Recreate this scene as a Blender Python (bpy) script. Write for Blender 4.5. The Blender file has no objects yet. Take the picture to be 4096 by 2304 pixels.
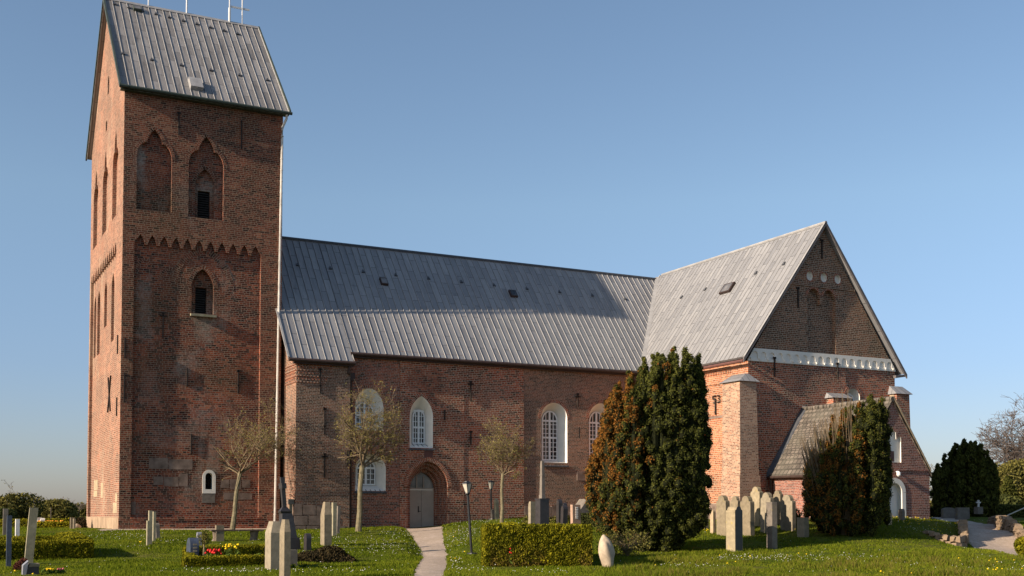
import bpy, math, random
import numpy as np
from mathutils import Vector
from mathutils.geometry import tessellate_polygon
R = math.radians
random.seed(7); rng = np.random.default_rng(7)
S = bpy.context.scene
COL = S.collection

# ------------------------------------------------------------------ camera, sky, sun, exposure
FOC, PITCH, YAW, HOR = 4590.0, 0.0414, 0.4734, 2049.0     # in pixels of the 4096 px wide photograph
cam = bpy.data.cameras.new('camera'); co = bpy.data.objects.new('camera', cam); COL.objects.link(co)
cam.sensor_width = 36; cam.lens = FOC / 4096 * 36
cam.shift_y = (HOR - FOC * math.tan(PITCH) - 1152) / 4096
cam.clip_end = 9000; cam.clip_start = 0.1
co.rotation_euler = (math.pi / 2 + PITCH, 0, -YAW)
S.camera = co

SUN_AZ, SUN_EL = 4.3, 22.0       # light travels along +X, swung slightly towards +Y
w = bpy.data.worlds.new('World'); S.world = w; w.use_nodes = True
nt = w.node_tree
sky = nt.nodes.new('ShaderNodeTexSky'); sky.sky_type = 'NISHITA'; sky.sun_disc = False
sky.sun_elevation = R(SUN_EL); sky.sun_rotation = R(270 - SUN_AZ)
sky.altitude = 0; sky.air_density = 1.0; sky.dust_density = 0.6; sky.ozone_density = 1.5
tcw = nt.nodes.new('ShaderNodeTexCoord'); sep = nt.nodes.new('ShaderNodeSeparateXYZ'); nt.links.new(tcw.outputs['Generated'], sep.inputs[0])
hz = nt.nodes.new('ShaderNodeValToRGB'); nt.links.new(sep.outputs[2], hz.inputs[0])      # grey haze low in the sky, clear blue above
for e_, (p_, c_) in zip([hz.color_ramp.elements[0], hz.color_ramp.elements[1], hz.color_ramp.elements.new(.12), hz.color_ramp.elements.new(.26)], ((0.0, (.58, .59, .80)), (.60, (1.22, 1.19, 1.10)), (.12, (.70, .74, .91)), (.26, (.98, .99, 1.0)))):
    e_.position = p_; e_.color = (*c_, 1)
mx = nt.nodes.new('ShaderNodeMix'); mx.data_type = 'RGBA'; mx.blend_type = 'MULTIPLY'; mx.inputs[0].default_value = 1
nt.links.new(sky.outputs[0], mx.inputs[6]); nt.links.new(hz.outputs[0], mx.inputs[7]); nt.links.new(mx.outputs[2], nt.nodes['Background'].inputs[0])
nt.nodes['Background'].inputs[1].default_value = 0.092
sun = bpy.data.lights.new('sun', 'SUN'); sun.energy = 5.0; sun.angle = R(0.53); sun.color = (1, .84, .67)
so = bpy.data.objects.new('sun', sun); COL.objects.link(so)
az, el = R(SUN_AZ), R(SUN_EL)
SUND = Vector((math.cos(el) * math.cos(az), math.cos(el) * math.sin(az), -math.sin(el)))
so.rotation_euler = SUND.to_track_quat('-Z', 'Y').to_euler(); so.location = (-30, 20, 60)
S.view_settings.view_transform = 'Standard'; S.view_settings.look = 'None'
S.view_settings.exposure = 0.72; S.view_settings.gamma = 1

# ------------------------------------------------------------------ survey helpers (measured points -> world)
cp, sp = math.cos(PITCH), math.sin(PITCH); YPP = HOR - FOC * math.tan(PITCH)
cy, sy = math.cos(YAW), math.sin(YAW)
def ray(px, py):
    a = (px - 2048) / FOC; b = (YPP - py) / FOC
    v = cp - b * sp; z = sp + b * cp
    return np.array([a * cy + v * sy, -a * sy + v * cy, z])
def onY(px, py, Y): r = ray(px, py); return r * Y / r[1]
def onX(px, py, X): r = ray(px, py); return r * X / r[0]
def atV(px, py, V): r = ray(px, py); return r * V / (r[0] * sy + r[1] * cy)
def uv_of(x, y): return x * cy - y * sy, x * sy + y * cy
def xy_of(u, v): return u * cy + v * sy, -u * sy + v * cy

# ------------------------------------------------------------------ material helpers
class NT:
    def __init__(s, name, rough=.9, spec=.2):
        s.m = bpy.data.materials.new(name); s.m.use_nodes = True; s.t = s.m.node_tree
        s.b = s.t.nodes['Principled BSDF']; s.b.inputs['Roughness'].default_value = rough
        s.b.inputs['Specular IOR Level'].default_value = spec
        s.tc = s.t.nodes.new('ShaderNodeTexCoord'); s.obj = s.tc.outputs['Object']; s.uv = s.tc.outputs['UV']
    def add(s, typ, props=None, **ins):
        n = s.t.nodes.new('ShaderNode' + typ)
        for k, v in (props or {}).items(): setattr(n, k, v)
        for k, v in ins.items(): s.put(n.inputs[k.replace('_', ' ')] if k.replace('_', ' ') in n.inputs else n.inputs[int(k[1:])], v)
        return n
    def put(s, sock, v):
        if isinstance(v, bpy.types.NodeSocket): s.t.links.new(v, sock)
        else: sock.default_value = (*v, 1) if isinstance(v, tuple) and len(v) == 3 and sock.type == 'RGBA' else v
    def noise(s, scale, detail=4, rough=.55, vec=None, dist=0.0):
        return s.add('TexNoise', None, Vector=vec or s.obj, Scale=scale, Detail=detail, Roughness=rough, Distortion=dist).outputs[0]
    def ramp(s, fac, stops, interp='LINEAR'):
        n = s.add('ValToRGB', None, Fac=fac); e = n.color_ramp.elements; n.color_ramp.interpolation = interp
        while len(e) < len(stops): e.new(0.5)
        for q, (p, c) in zip(e, stops):
            q.position = p; q.color = (*c, 1) if isinstance(c, tuple) else (c, c, c, 1)
        return n.outputs[0]
    def mix(s, fac, a, b, mode='MIX'):
        n = s.add('Mix', {'data_type': 'RGBA', 'blend_type': mode})
        s.put(n.inputs[0], fac); s.put(n.inputs[6], a); s.put(n.inputs[7], b); return n.outputs[2]
    def math(s, op, a, b=0.0):
        n = s.add('Math', {'operation': op}); s.put(n.inputs[0], a); s.put(n.inputs[1], b); return n.outputs[0]
    def attr(s, name): return s.add('Attribute', {'attribute_name': name}).outputs['Fac']
    def vscale(s, vec, sc):
        n = s.add('Mapping', None, Vector=vec); n.inputs['Scale'].default_value = sc; return n.outputs[0]
    def bump(s, h, strength=.4, dist=.02):
        n = s.add('Bump', None, Height=h, Strength=strength, Distance=dist); s.put(s.b.inputs['Normal'], n.outputs[0])
    def col(s, c): s.put(s.b.inputs['Base Color'], c); return s.m

def brick(name, ramp, mortar, patches=(), bw=.27, rh=.096, ms=.008, white=.0, dark=.3, moss=0.0, smooth=.1, wcol=(.40, .34, .28)):
    n = NT(name, .92, .15)
    wob = n.noise(.9, 3)
    v = n.add('VectorMath', {'operation': 'SCALE'}, Vector=n.add('TexNoise', None, Vector=n.obj, Scale=1.3, Detail=2.0).outputs[1])
    v.inputs['Scale'].default_value = .05
    vec = n.add('VectorMath', {'operation': 'ADD'}); n.put(vec.inputs[0], n.uv); n.put(vec.inputs[1], v.outputs[0])
    b = n.add('TexBrick', None, Vector=vec.outputs[0], Color1=(0, 0, 0), Color2=(1, 1, 1), Scale=1.0, Mortar_Size=ms, Mortar_Smooth=smooth, Bias=0.0, Brick_Width=bw, Row_Height=rh)
    b.offset_frequency = 2; b.squash_frequency = 3; b.squash = .62
    c = n.ramp(b.outputs[0], ramp)
    # burnt and bleached patches of the old masonry
    big = n.noise(.33, 6, .62)
    c = n.mix(n.ramp(big, [(.40, 0.0), (.62, 1.0)]), c, n.mix(dark, c, (.045, .028, .022)))
    med = n.noise(1.1, 5, .6)
    c = n.mix(n.math('MULTIPLY', n.ramp(med, [(.52, 0.0), (.66, 1.0)]), .42), c, (.34, .10, .045))
    rp = n.add('TexVoronoi', {'feature': 'F1', 'distance': 'CHEBYCHEV'}, Vector=n.vscale(n.uv, (.55, .95, 1)), Scale=1.0)
    sc_ = n.add('SeparateColor', None, Color=rp.outputs['Color'])
    c = n.mix(.55, c, n.mix(1.0, c, n.ramp(sc_.outputs[0], [(0, (.62, .62, .66)), (.5, (1.0, .96, .94)), (1, (1.35, 1.18, 1.1))]), 'MULTIPLY'))
    mo = n.mix(n.noise(2.2, 4), n.mix(.45, mortar, (.10, .08, .06)), mortar)
    c = n.mix(b.outputs[1], c, mo)
    if white:
        st = n.noise(.42, 7, .7, n.vscale(n.obj, (1.0, 1.0, .55)), .6)
        fine = n.ramp(n.noise(9, 3), [(.35, .25), (.65, 1.0)])
        c = n.mix(n.math('MULTIPLY', n.math('MULTIPLY', n.ramp(st, [(.55, 0.0), (.70, 1.0)]), fine), white), c, wcol)
    if patches:           # lime bloom, patched pointing and rain streaks with an outline of their own
        su = n.add('SeparateXYZ', None, Vector=n.uv); rag = n.noise(1.6, 6, .7)
        for u0, u1, v0, v1, k_, pc_ in patches:
            m4 = 1.0
            for so_, lo, hi in ((su.outputs[0], u0, u1), (su.outputs[1], v0, v1)):
                r_ = n.math('SUBTRACT', 1.0, n.math('DIVIDE', n.math('ABSOLUTE', n.math('SUBTRACT', so_, (lo + hi) / 2)), (hi - lo) / 2)); m4 = n.math('MINIMUM', r_, m4)
            mk = n.ramp(n.math('ADD', m4, n.math('MULTIPLY', n.math('SUBTRACT', rag, .5), 2.2)), [(.25, 0.0), (.55, 1.0)])
            c = n.mix(n.math('MULTIPLY', n.math('MULTIPLY', mk, n.ramp(n.noise(7, 3), [(.3, .25), (.65, 1.0)])), n.math('MULTIPLY', k_, n.math('ADD', .42, n.math('MULTIPLY', b.outputs[1], .55)))), c, pc_)
    if moss:
        c = n.mix(n.math('MULTIPLY', n.ramp(n.noise(.25, 5), [(.5, 0.0), (.7, 1.0)]), moss), c, (.10, .09, .035))
    fg = n.noise(14, 3); c = n.mix(.35, c, n.mix(1.0, c, n.ramp(fg, [(.3, .55), (.7, 1.3)]), 'MULTIPLY'))
    h = n.math('ADD', n.math('MULTIPLY', b.outputs[1], -1.0), n.math('MULTIPLY', fg, .8))
    n.bump(h, .6, .02)
    return n.col(c)

RED = [(0.0, (.060, .028, .020)), (.18, (.165, .050, .030)), (.45, (.285, .068, .035)), (.75, (.38, .096, .045)), (1.0, (.44, .155, .08))]
REDD = [(0.0, (.030, .016, .012)), (.22, (.100, .031, .020)), (.55, (.205, .050, .026)), (.85, (.29, .074, .035)), (1.0, (.33, .125, .065))]
M = {}
M['tower_brick'] = brick('tower_brick', REDD, (.36, .27, .20), [(8.75, 9.75, 7.6, 12.3, .8, (.36, .30, .25)), (11.4, 12.7, 8.2, 9.65, .8, (.33, .27, .20)), (8.7, 12.6, 2.6, 4.6, .6, (.33, .26, .21)), (8.7, 10.4, 4.6, 7.4, .55, (.32, .24, .19)), (12.7, 14.9, -.2, 2.6, .55, (.22, .15, .11)), (9.5, 12.5, -.1, .9, .45, (.30, .22, .18)), (13.2, 14.8, 5.0, 9.5, .45, (.045, .03, .025)), (11.0, 13.0, 4.0, 5.4, .4, (.40, .30, .27)), (8.7, 10.0, 13.6, 14.5, .4, (.30, .22, .16))], ms=0.0088, white=.85, dark=.6, moss=.25)
M['pilaster_brick'] = brick('pilaster_brick', [(0, (.045, .022, .016)), (.4, (.155, .050, .031)), (.8, (.225, .072, .042)), (1, (.28, .13, .075))], (.36, .27, .19), ms=0.0088, white=.4, dark=.5, moss=.15)
M['west_brick'] = brick('west_brick', [(0, (.15, .070, .048)), (.4, (.26, .112, .072)), (1, (.36, .18, .115))], (.46, .35, .25), ms=0.0132, white=.95, dark=.35, wcol=(.44, .34, .24))
M['nave_brick'] = brick('nave_brick', RED, (.52, .42, .31), [(21.8, 24.6, 4.9, 8.0, .75, (.085, .050, .040)), (25.3, 28.6, -.8, 1.6, .35, (.30, .20, .17)), (25.6, 28.8, 4.5, 7.5, .3, (.34, .26, .21)), (29.2, 33.5, 5.8, 7.9, .6, (.36, .29, .24)), (33, 36, 2, 5, .4, (.33, .26, .21))], ms=0.0121, white=.25, dark=.40)
M['nave_brick_fine'] = brick('nave_brick_fine', RED, (.42, .36, .29), bw=.23, rh=.078, ms=0.0099, white=.3, dark=.35)
M['annexe_brick'] = brick('annexe_brick', [(0, (.08, .045, .032)), (.4, (.19, .085, .052)), (1, (.32, .15, .09))], (.46, .38, .29), bw=.22, rh=.075, ms=0.0094, white=.15, dark=.4)
M['portal_brick'] = brick('portal_brick', [(0, (.12, .045, .03)), (.4, (.25, .075, .04)), (1, (.35, .115, .06))], (.50, .40, .31), ms=0.0110, white=0, dark=.12)
M['transept_brick'] = brick('transept_brick', RED, (.48, .38, .28), ms=0.0132, white=.12, dark=.42)
M['gable_brick'] = brick('gable_brick', [(0, (.075, .042, .030)), (.5, (.20, .088, .05)), (1, (.32, .15, .085))], (.46, .37, .27), ms=0.0143, white=.1, dark=.35, moss=.15)
M['buttress_brick'] = brick('buttress_brick', [(0, (.15, .08, .055)), (.4, (.33, .17, .105)), (1, (.46, .30, .20))], (.52, .42, .32), bw=.22, rh=.075, ms=0.0121, white=.75, dark=.15, wcol=(.50, .39, .28))
M['porch_brick'] = brick('porch_brick', [(0, (.12, .045, .035)), (.5, (.25, .085, .060)), (1, (.33, .13, .085))], (.48, .38, .32), bw=.24, rh=.078, ms=0.0099, white=.1, dark=.2)

M['arch_brick'] = brick('arch_brick', [(0, (.10, .038, .026)), (.4, (.26, .07, .038)), (1, (.36, .11, .055))], (.50, .40, .30), bw=.30, rh=.085, ms=.011, white=0, dark=.15)
def plain(name, c, rough=.8, spec=.3, var=.25, scale=6, metal=0):
    n = NT(name, rough, spec); n.b.inputs['Metallic'].default_value = metal
    lo = tuple(q * (1 - var) for q in c); hi = tuple(min(1, q * (1 + var)) for q in c)
    a = n.noise(scale, 5, .6); n.bump(a, .25, .01)
    return n.col(n.ramp(a, [(.3, lo), (.7, hi)]))
M['white_plaster'] = plain('white_plaster', (.74, .70, .62), .85, .2, .07, 3)
M['white_paint'] = plain('white_paint', (.78, .77, .74), .5, .4, .05, 3)
M['iron'] = plain('iron', (.030, .022, .018), .75, .3, .5, 8)
M['gutter_green'] = plain('gutter_green', (.045, .060, .048), .6, .4, .3, 5)
M['gutter_brown'] = plain('gutter_brown', (.045, .026, .020), .6, .4, .3, 5)
M['pipe_zinc'] = plain('pipe_zinc', (.52, .49, .44), .5, .5, .3, 1.6)
M['antenna'] = plain('antenna', (.62, .62, .60), .4, .5, .1, 4)
M['dark_void'] = plain('dark_void', (.012, .011, .010), .9, .1, .3, 4)
M['louver_wood'] = plain('louver_wood', (.035, .030, .026), .85, .2, .4, 5)
M['door_grey'] = plain('door_grey', (.40, .32, .25), .7, .3, .10, 2)
M['door_white'] = plain('door_white', (.62, .63, .62), .5, .4, .05, 2)
M['shutter_brown'] = plain('shutter_brown', (.12, .055, .045), .7, .3, .2, 4)
M['field_stone'] = plain('field_stone', (.20, .145, .115), .9, .2, .45, 2.2)
M['slate_sill'] = plain('slate_sill', (.060, .063, .070), .55, .4, .35, 5)
M['wood_old'] = plain('wood_old', (.17, .13, .095), .85, .2, .35, 7)
M['wood_dark'] = plain('wood_dark', (.085, .060, .045), .85, .2, .3, 7)
M['black_metal'] = plain('black_metal', (.014, .015, .017), .45, .5, .3, 5)
M['frosted'] = plain('frosted', (.50, .46, .38), .35, .5, .10, 6)
n = NT('window_glass', .06, .7); M['glass'] = n.col(n.ramp(n.noise(.9, 3), [(.40, (.030, .031, .031)), (.62, (.20, .19, .18))]))

def lead(name, lo, hi, stain):
    n = NT(name, .55, .4); n.b.inputs['Metallic'].default_value = .12
    sw = n.add('SeparateXYZ', None, Vector=n.uv); cb = n.add('CombineXYZ', None, X=sw.outputs[1], Y=sw.outputs[0])
    b = n.add('TexBrick', None, Vector=cb.outputs[0], Color1=(0, 0, 0), Color2=(1, 1, 1), Scale=1.0, Mortar_Size=.016, Mortar_Smooth=.1, Bias=0.0, Brick_Width=1.75, Row_Height=.37)
    b.offset = .43; b.offset_frequency = 2
    c = n.ramp(b.outputs[0], [(0, lo), (1, hi)])
    st = n.noise(2.2, 6, .7, n.vscale(n.uv, (3.0, .28, 1)))
    c = n.mix(n.math('MULTIPLY', n.ramp(st, [(.50, 0.0), (.72, 1.0)]), stain), c, (.060, .052, .048))
    st2 = n.noise(1.4, 5, .6, n.vscale(n.uv, (2.0, .4, 1)))
    c = n.mix(n.math('MULTIPLY', n.ramp(st2, [(.55, 0.0), (.75, 1.0)]), .35), c, (.46, .44, .42))
    c = n.mix(n.math('MULTIPLY', b.outputs[1], .8), c, (.06, .06, .065))
    n.put(n.b.inputs['Roughness'], n.ramp(n.noise(3, 4), [(.3, .42), (.7, .68)]))
    n.bump(n.math('SUBTRACT', n.noise(1.7, 3), b.outputs[1]), .35, .03)
    return n.col(c)
M['tower_lead'] = lead('tower_lead', (.20, .188, .175), (.32, .303, .285), .75)
M['nave_lead'] = lead('nave_lead', (.215, .215, .22), (.30, .297, .295), .34)
M['seam_lead'] = plain('seam_lead', (.33, .322, .31), .5, .4, .2, 2, .1)
n = NT('roof_tile', .9, .2)
b = n.add('TexBrick', None, Vector=n.uv, Color1=(.085, .072, .060), Color2=(.20, .165, .135), Scale=1.0, Mortar_Size=.03, Mortar_Smooth=.3, Brick_Width=.28, Row_Height=.32, Mortar=(.04, .035, .03))
M['roof_tile'] = n.col(n.mix(n.ramp(n.noise(1.2, 5), [(.4, 0.0), (.7, .5)]), b.outputs[0], (.17, .155, .12))); n.bump(n.math('MULTIPLY', b.outputs[1], -1.0), .8, .04)

def stone_mat(name, c, lichen=.35, lcol=(.42, .33, .08), var=.3, rough=.9, spec=.2):
    n = NT(name, rough, spec)
    a = n.noise(5, 6, .65); d = n.noise(1.4, 4, .6)
    q = n.ramp(a, [(.28, tuple(x * (1 - var) for x in c)), (.72, tuple(x * (1 + var) for x in c))])
    q = n.mix(n.ramp(d, [(.45, 0.0), (.75, .45)]), q, tuple(x * .45 for x in c))
    if lichen: q = n.mix(n.math('MULTIPLY', n.ramp(n.noise(3.2, 5, .6), [(.60, 0.0), (.70, 1.0)]), lichen), q, lcol)
    n.bump(a, .4, .015); return n.col(q)
M['sandstone'] = stone_mat('sandstone', (.22, .18, .12), .3)
M['sandstone_pale'] = stone_mat('sandstone_pale', (.26, .22, .155), .15)
M['sandstone_warm'] = stone_mat('sandstone_warm', (.40, .31, .20), .3)
M['lichen_stone'] = stone_mat('lichen_stone', (.31, .255, .165), .9, (.48, .36, .05))
M['greenish_stone'] = stone_mat('greenish_stone', (.27, .24, .16), .5, (.22, .22, .07))
M['dark_granite'] = stone_mat('dark_granite', (.035, .030, .030), 0, rough=.4, spec=.5)
M['blue_granite'] = stone_mat('blue_granite', (.050, .062, .090), 0, rough=.35, spec=.5)
M['grey_granite'] = stone_mat('grey_granite', (.22, .22, .24), 0, rough=.45, spec=.5)
M['mid_stone'] = stone_mat('mid_stone', (.17, .145, .12), .3)
M['white_marble'] = stone_mat('white_marble', (.62, .60, .56), 0, var=.12)
M['pink_stone'] = stone_mat('pink_stone', (.38, .25, .18), 0, var=.2)
M['boulder'] = stone_mat('boulder', (.44, .35, .25), .2, (.40, .24, .12))
M['wall_stone'] = stone_mat('wall_stone', (.24, .175, .115), .5, (.30, .20, .07))

n = NT('turf_soil', 1.0, .02)
g1 = n.noise(.35, 6, .6); g2 = n.noise(9, 5, .7)
c = n.mix(g2, (.036, .058, .008), (.098, .124, .016)); c = n.mix(n.ramp(g1, [(.42, 0.0), (.66, .65)]), c, (.15, .135, .032))
n.bump(g2, 1.0, .06); M['turf'] = n.col(c)
n = NT('gravel', .95, .1)
g = n.noise(38, 3, .7); g2 = n.noise(1.2, 5)
c = n.ramp(g, [(.3, (.33, .26, .205)), (.5, (.50, .40, .32)), (.72, (.66, .55, .46))]); c = n.mix(n.ramp(n.noise(7, 5, .7), [(.42, 0.0), (.62, .85)]), c, (.36, .28, .215)); c = n.mix(n.ramp(g2, [(.4, 0.0), (.7, .5)]), c, (.32, .25, .18))
n.bump(g, .8, .02); M['gravel'] = n.col(c)

def leaf(name, stops, tcol=None, trans=.25, nscale=1.2, rough=.9, spec=.04):
    n = NT(name, rough, spec)
    a = n.math('ADD', n.math('MULTIPLY', n.noise(nscale, 4, .6), .65), n.math('MULTIPLY', n.attr('rnd'), .35))
    c = n.ramp(a, stops)
    if tcol: c = n.mix(n.attr('tint'), c, n.mix(n.attr('rnd'), tuple(q * .45 for q in tcol), tcol))
    n.col(c)
    if trans:
        tr = n.add('BsdfTranslucent', None, Color=c); ms = n.add('MixShader'); n.put(ms.inputs[0], trans)
        out = n.t.nodes['Material Output']; n.put(ms.inputs[1], n.b.outputs[0]); n.put(ms.inputs[2], tr.outputs[0]); n.put(out.inputs[0], ms.outputs[0])
    return n.m
M['yew_leaf'] = leaf('yew_leaf', [(.25, (.026, .032, .008)), (.5, (.064, .070, .015)), (.75, (.125, .125, .026))], (.30, .115, .024), .12, 1.5)
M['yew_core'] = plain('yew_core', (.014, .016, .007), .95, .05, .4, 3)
M['box_leaf'] = leaf('box_leaf', [(.25, (.070, .076, .008)), (.5, (.18, .17, .011)), (.78, (.34, .29, .015))], (.22, .13, .045), .25, 2.0)
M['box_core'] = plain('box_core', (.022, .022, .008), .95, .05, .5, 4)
M['shrub_leaf'] = leaf('shrub_leaf', [(.25, (.034, .042, .015)), (.55, (.088, .098, .028)), (.8, (.155, .152, .042))], (.12, .07, .035), .2, .8)
M['olive_leaf'] = leaf('olive_leaf', [(.25, (.065, .060, .018)), (.55, (.155, .140, .036)), (.8, (.25, .215, .065))], None, .2, .6)
M['juniper_leaf'] = leaf('juniper_leaf', [(.25, (.018, .018, .010)), (.55, (.052, .038, .018)), (.8, (.085, .062, .025))], None, .1, 1.4)
M['heather_leaf'] = leaf('heather_leaf', [(.25, (.060, .018, .016)), (.8, (.14, .05, .035))], None, .1, 2)
M['fresh_leaf'] = leaf('fresh_leaf', [(.25, (.07, .11, .02)), (.8, (.16, .22, .045))], None, .3, 2)
M['bud_leaf'] = leaf('bud_leaf', [(.25, (.16, .13, .035)), (.8, (.36, .32, .10))], None, .3, 2)
M['bark_pale'] = plain('bark_pale', (.165, .14, .085), .9, .15, .4, 7)
M['twig'] = plain('twig', (.155, .115, .070), .9, .15, .3, 4)
M['bark_far'] = plain('bark_far', (.125, .098, .082), .9, .15, .3, 3)
M['grass_blade'] = leaf('grass_blade', [(.25, (.050, .080, .005)), (.5, (.125, .165, .010)), (.78, (.23, .23, .020))], (.25, .20, .05), .35, .28, .9, .03)
M['daisy'] = plain('daisy', (.80, .78, .74), .8, .1, .05, 9)
M['dandelion'] = plain('dandelion', (.80, .55, .02), .8, .1, .1, 9)
M['tulip'] = plain('tulip', (.55, .018, .012), .6, .3, .25, 9)
M['orange_petal'] = plain('orange_petal', (.75, .30, .03), .7, .2, .25, 9)
M['pink_petal'] = plain('pink_petal', (.62, .16, .18), .7, .2, .25, 9)
M['stake'] = plain('stake', (.33, .26, .14), .8, .2, .2, 6)
M['far_wood'] = plain('far_wood', (.085, .085, .075), .95, .05, .4, .15)
M['field'] = plain('field', (.075, .10, .03), .95, .05, .3, .05)

# ------------------------------------------------------------------ mesh helpers
class MB:
    def __init__(s): s.v = []; s.f = []; s.uv = []; s.mi = []; s.cur = 0
    def face(s, pts, uvs=None):
        i = len(s.v); s.v += [tuple(p) for p in pts]; s.f.append(tuple(range(i, i + len(pts)))); s.mi.append(s.cur)
        if uvs is None:
            a = Vector(pts[1]) - Vector(pts[0]); b2 = Vector(pts[2]) - Vector(pts[0]); nn = a.cross(b2)
            if nn.length > 1e-12: nn.normalize()
            if abs(nn.z) > .75: uvs = [(p[0], p[1]) for p in pts]
            elif abs(nn.x) > abs(nn.y): uvs = [(p[1], p[2]) for p in pts]
            else: uvs = [(p[0], p[2]) for p in pts]
        s.uv += uvs
    def box(s, x0, x1, y0, y1, z0, z1):
        p = [(x0, y0, z0), (x1, y0, z0), (x1, y1, z0), (x0, y1, z0), (x0, y0, z1), (x1, y0, z1), (x1, y1, z1), (x0, y1, z1)]
        s.hexa(p)
    def hexa(s, p):
        for q in ((0, 1, 5, 4), (1, 2, 6, 5), (2, 3, 7, 6), (3, 0, 4, 7), (4, 5, 6, 7), (3, 2, 1, 0)): s.face([p[i] for i in q])
    def prism(s, loop, fr, d0, d1, caps=True):
        n_ = len(loop); A = [fr(a, b_, d0) for a, b_ in loop]; B = [fr(a, b_, d1) for a, b_ in loop]
        for i in range(n_): j = (i + 1) % n_; s.face([A[i], A[j], B[j], B[i]])
        if caps: s.fill(loop, [], fr, d0); s.fill(loop, [], fr, d1)
    def fill(s, outer, holes, fr, d):
        loops = [[Vector((a, b_, 0)) for a, b_ in L] for L in [outer] + holes]
        flat = [q for L in loops for q in L]
        for t in tessellate_polygon(loops): s.face([fr(flat[i].x, flat[i].y, d) for i in t])
    def reveal(s, loop, fr, d0, d1):
        n_ = len(loop)
        for i in range(n_):
            j = (i + 1) % n_; (a, b_), (a2, b2) = loop[i], loop[j]
            s.face([fr(a, b_, d0), fr(a2, b2, d0), fr(a2, b2, d1), fr(a, b_, d1)])
    def ring(s, path, wd, fr, d0, d1):
        """voussoirs: a band of width wd outside the open path, with its own radial brick mapping"""
        nrm = []; n_ = len(path)
        for i in range(n_):
            a = path[max(0, i - 1)]; b_ = path[min(n_ - 1, i + 1)]; dx, dz = b_[0] - a[0], b_[1] - a[1]; L = math.hypot(dx, dz) or 1
            nrm.append((dz / L, -dx / L))
        out = [(p[0] + q[0] * wd, p[1] + q[1] * wd) for p, q in zip(path, nrm)]; L = 0
        for i in range(n_ - 1):
            l2 = L + math.hypot(path[i + 1][0] - path[i][0], path[i + 1][1] - path[i][1])
            s.face([fr(*path[i], d0), fr(*path[i + 1], d0), fr(*out[i + 1], d0), fr(*out[i], d0)], [(.02, L), (.02, l2), (.25, l2), (.25, L)])
            for P in (path, out): s.face([fr(*P[i], d0), fr(*P[i + 1], d0), fr(*P[i + 1], d1), fr(*P[i], d1)], [(.02, L), (.02, l2), (.02 + abs(d1 - d0), l2), (.02 + abs(d1 - d0), L)])
            L = l2
    def tube(s, pts, rad, n_=6, cap=True):
        pts = [Vector(p) for p in pts]; rad = rad if hasattr(rad, '__len__') else [rad] * len(pts); rings = []
        for i, p in enumerate(pts):
            d = (pts[min(i + 1, len(pts) - 1)] - pts[max(i - 1, 0)]).normalized()
            a = d.orthogonal().normalized() if abs(d.z) < .99 else Vector((1, 0, 0)); a = (a - d * a.dot(d)).normalized(); b_ = d.cross(a)
            rings.append([p + (a * math.cos(2 * math.pi * k / n_) + b_ * math.sin(2 * math.pi * k / n_)) * rad[i] for k in range(n_)])
        for i in range(len(pts) - 1):
            for k in range(n_): m_ = (k + 1) % n_; s.face([rings[i][k], rings[i][m_], rings[i + 1][m_], rings[i + 1][k]])
        if cap: s.face(rings[0][::-1]); s.face(rings[-1])
    def build(s, name, mats, parent=None, org=None, smooth=False, bevel=0):
        me = bpy.data.meshes.new(name); off = Vector(org) if org is not None else (parent_org(parent) if parent else Vector((0, 0, 0)))
        me.from_pydata([tuple(Vector(p) - off) for p in s.v], [], s.f)
        for m_ in (mats if isinstance(mats, (list, tuple)) else [mats]): me.materials.append(m_)
        uvl = me.uv_layers.new(name='UVMap'); uvl.data.foreach_set('uv', np.array(s.uv, dtype=np.float32).ravel())
        me.polygons.foreach_set('material_index', s.mi)
        if smooth: me.polygons.foreach_set('use_smooth', [True] * len(s.f))
        me.update(); o = bpy.data.objects.new(name, me); COL.objects.link(o)
        if parent: o.parent = parent
        elif org is not None: o.location = off
        return o
def parent_org(p):
    l = Vector((0, 0, 0))
    while p: l += p.location; p = p.parent
    return l
def tag(o, label=None, cat=None, group=None, kind=None):
    for k, v in (('label', label), ('category', cat), ('group', group), ('kind', kind)):
        if v: o[k] = v
    return o
def thing(name, label, cat, loc=(0, 0, 0), group=None):
    o = bpy.data.objects.new(name, None); COL.objects.link(o); o.location = loc; o.empty_display_size = .2
    return tag(o, label, cat, group)
def FY(Y): return lambda a, b_, d: (a, Y + d, b_)           # south facing wall, depth inwards
def FX(X): return lambda a, b_, d: (X + d, a, b_)           # west facing wall
def npmesh(name, V, F, mat, parent=None, org=(0, 0, 0), attrs=None, smooth=False):
    """fast mesh from numpy: V (n,3), F (m,k)"""
    me = bpy.data.meshes.new(name); off = np.array(parent_org(parent) if parent else org, dtype=float)
    V = (np.asarray(V) - off).astype(np.float32); F = np.asarray(F, dtype=np.int32); m_, k = F.shape
    me.vertices.add(len(V)); me.vertices.foreach_set('co', V.ravel())
    me.loops.add(m_ * k); me.loops.foreach_set('vertex_index', F.ravel())
    me.polygons.add(m_); me.polygons.foreach_set('loop_start', np.arange(m_, dtype=np.int32) * k)
    if smooth: me.polygons.foreach_set('use_smooth', np.ones(m_, dtype=bool))
    me.update(calc_edges=True)
    for nme, arr in (attrs or {}).items():
        a = me.attributes.new(nme, 'FLOAT', 'FACE'); a.data.foreach_set('value', np.asarray(arr, dtype=np.float32))
    me.materials.append(mat); o = bpy.data.objects.new(name, me); COL.objects.link(o)
    if parent: o.parent = parent
    else: o.location = off
    return o
def unit(a): return a / (np.linalg.norm(a, axis=1, keepdims=True) + 1e-9)
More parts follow.
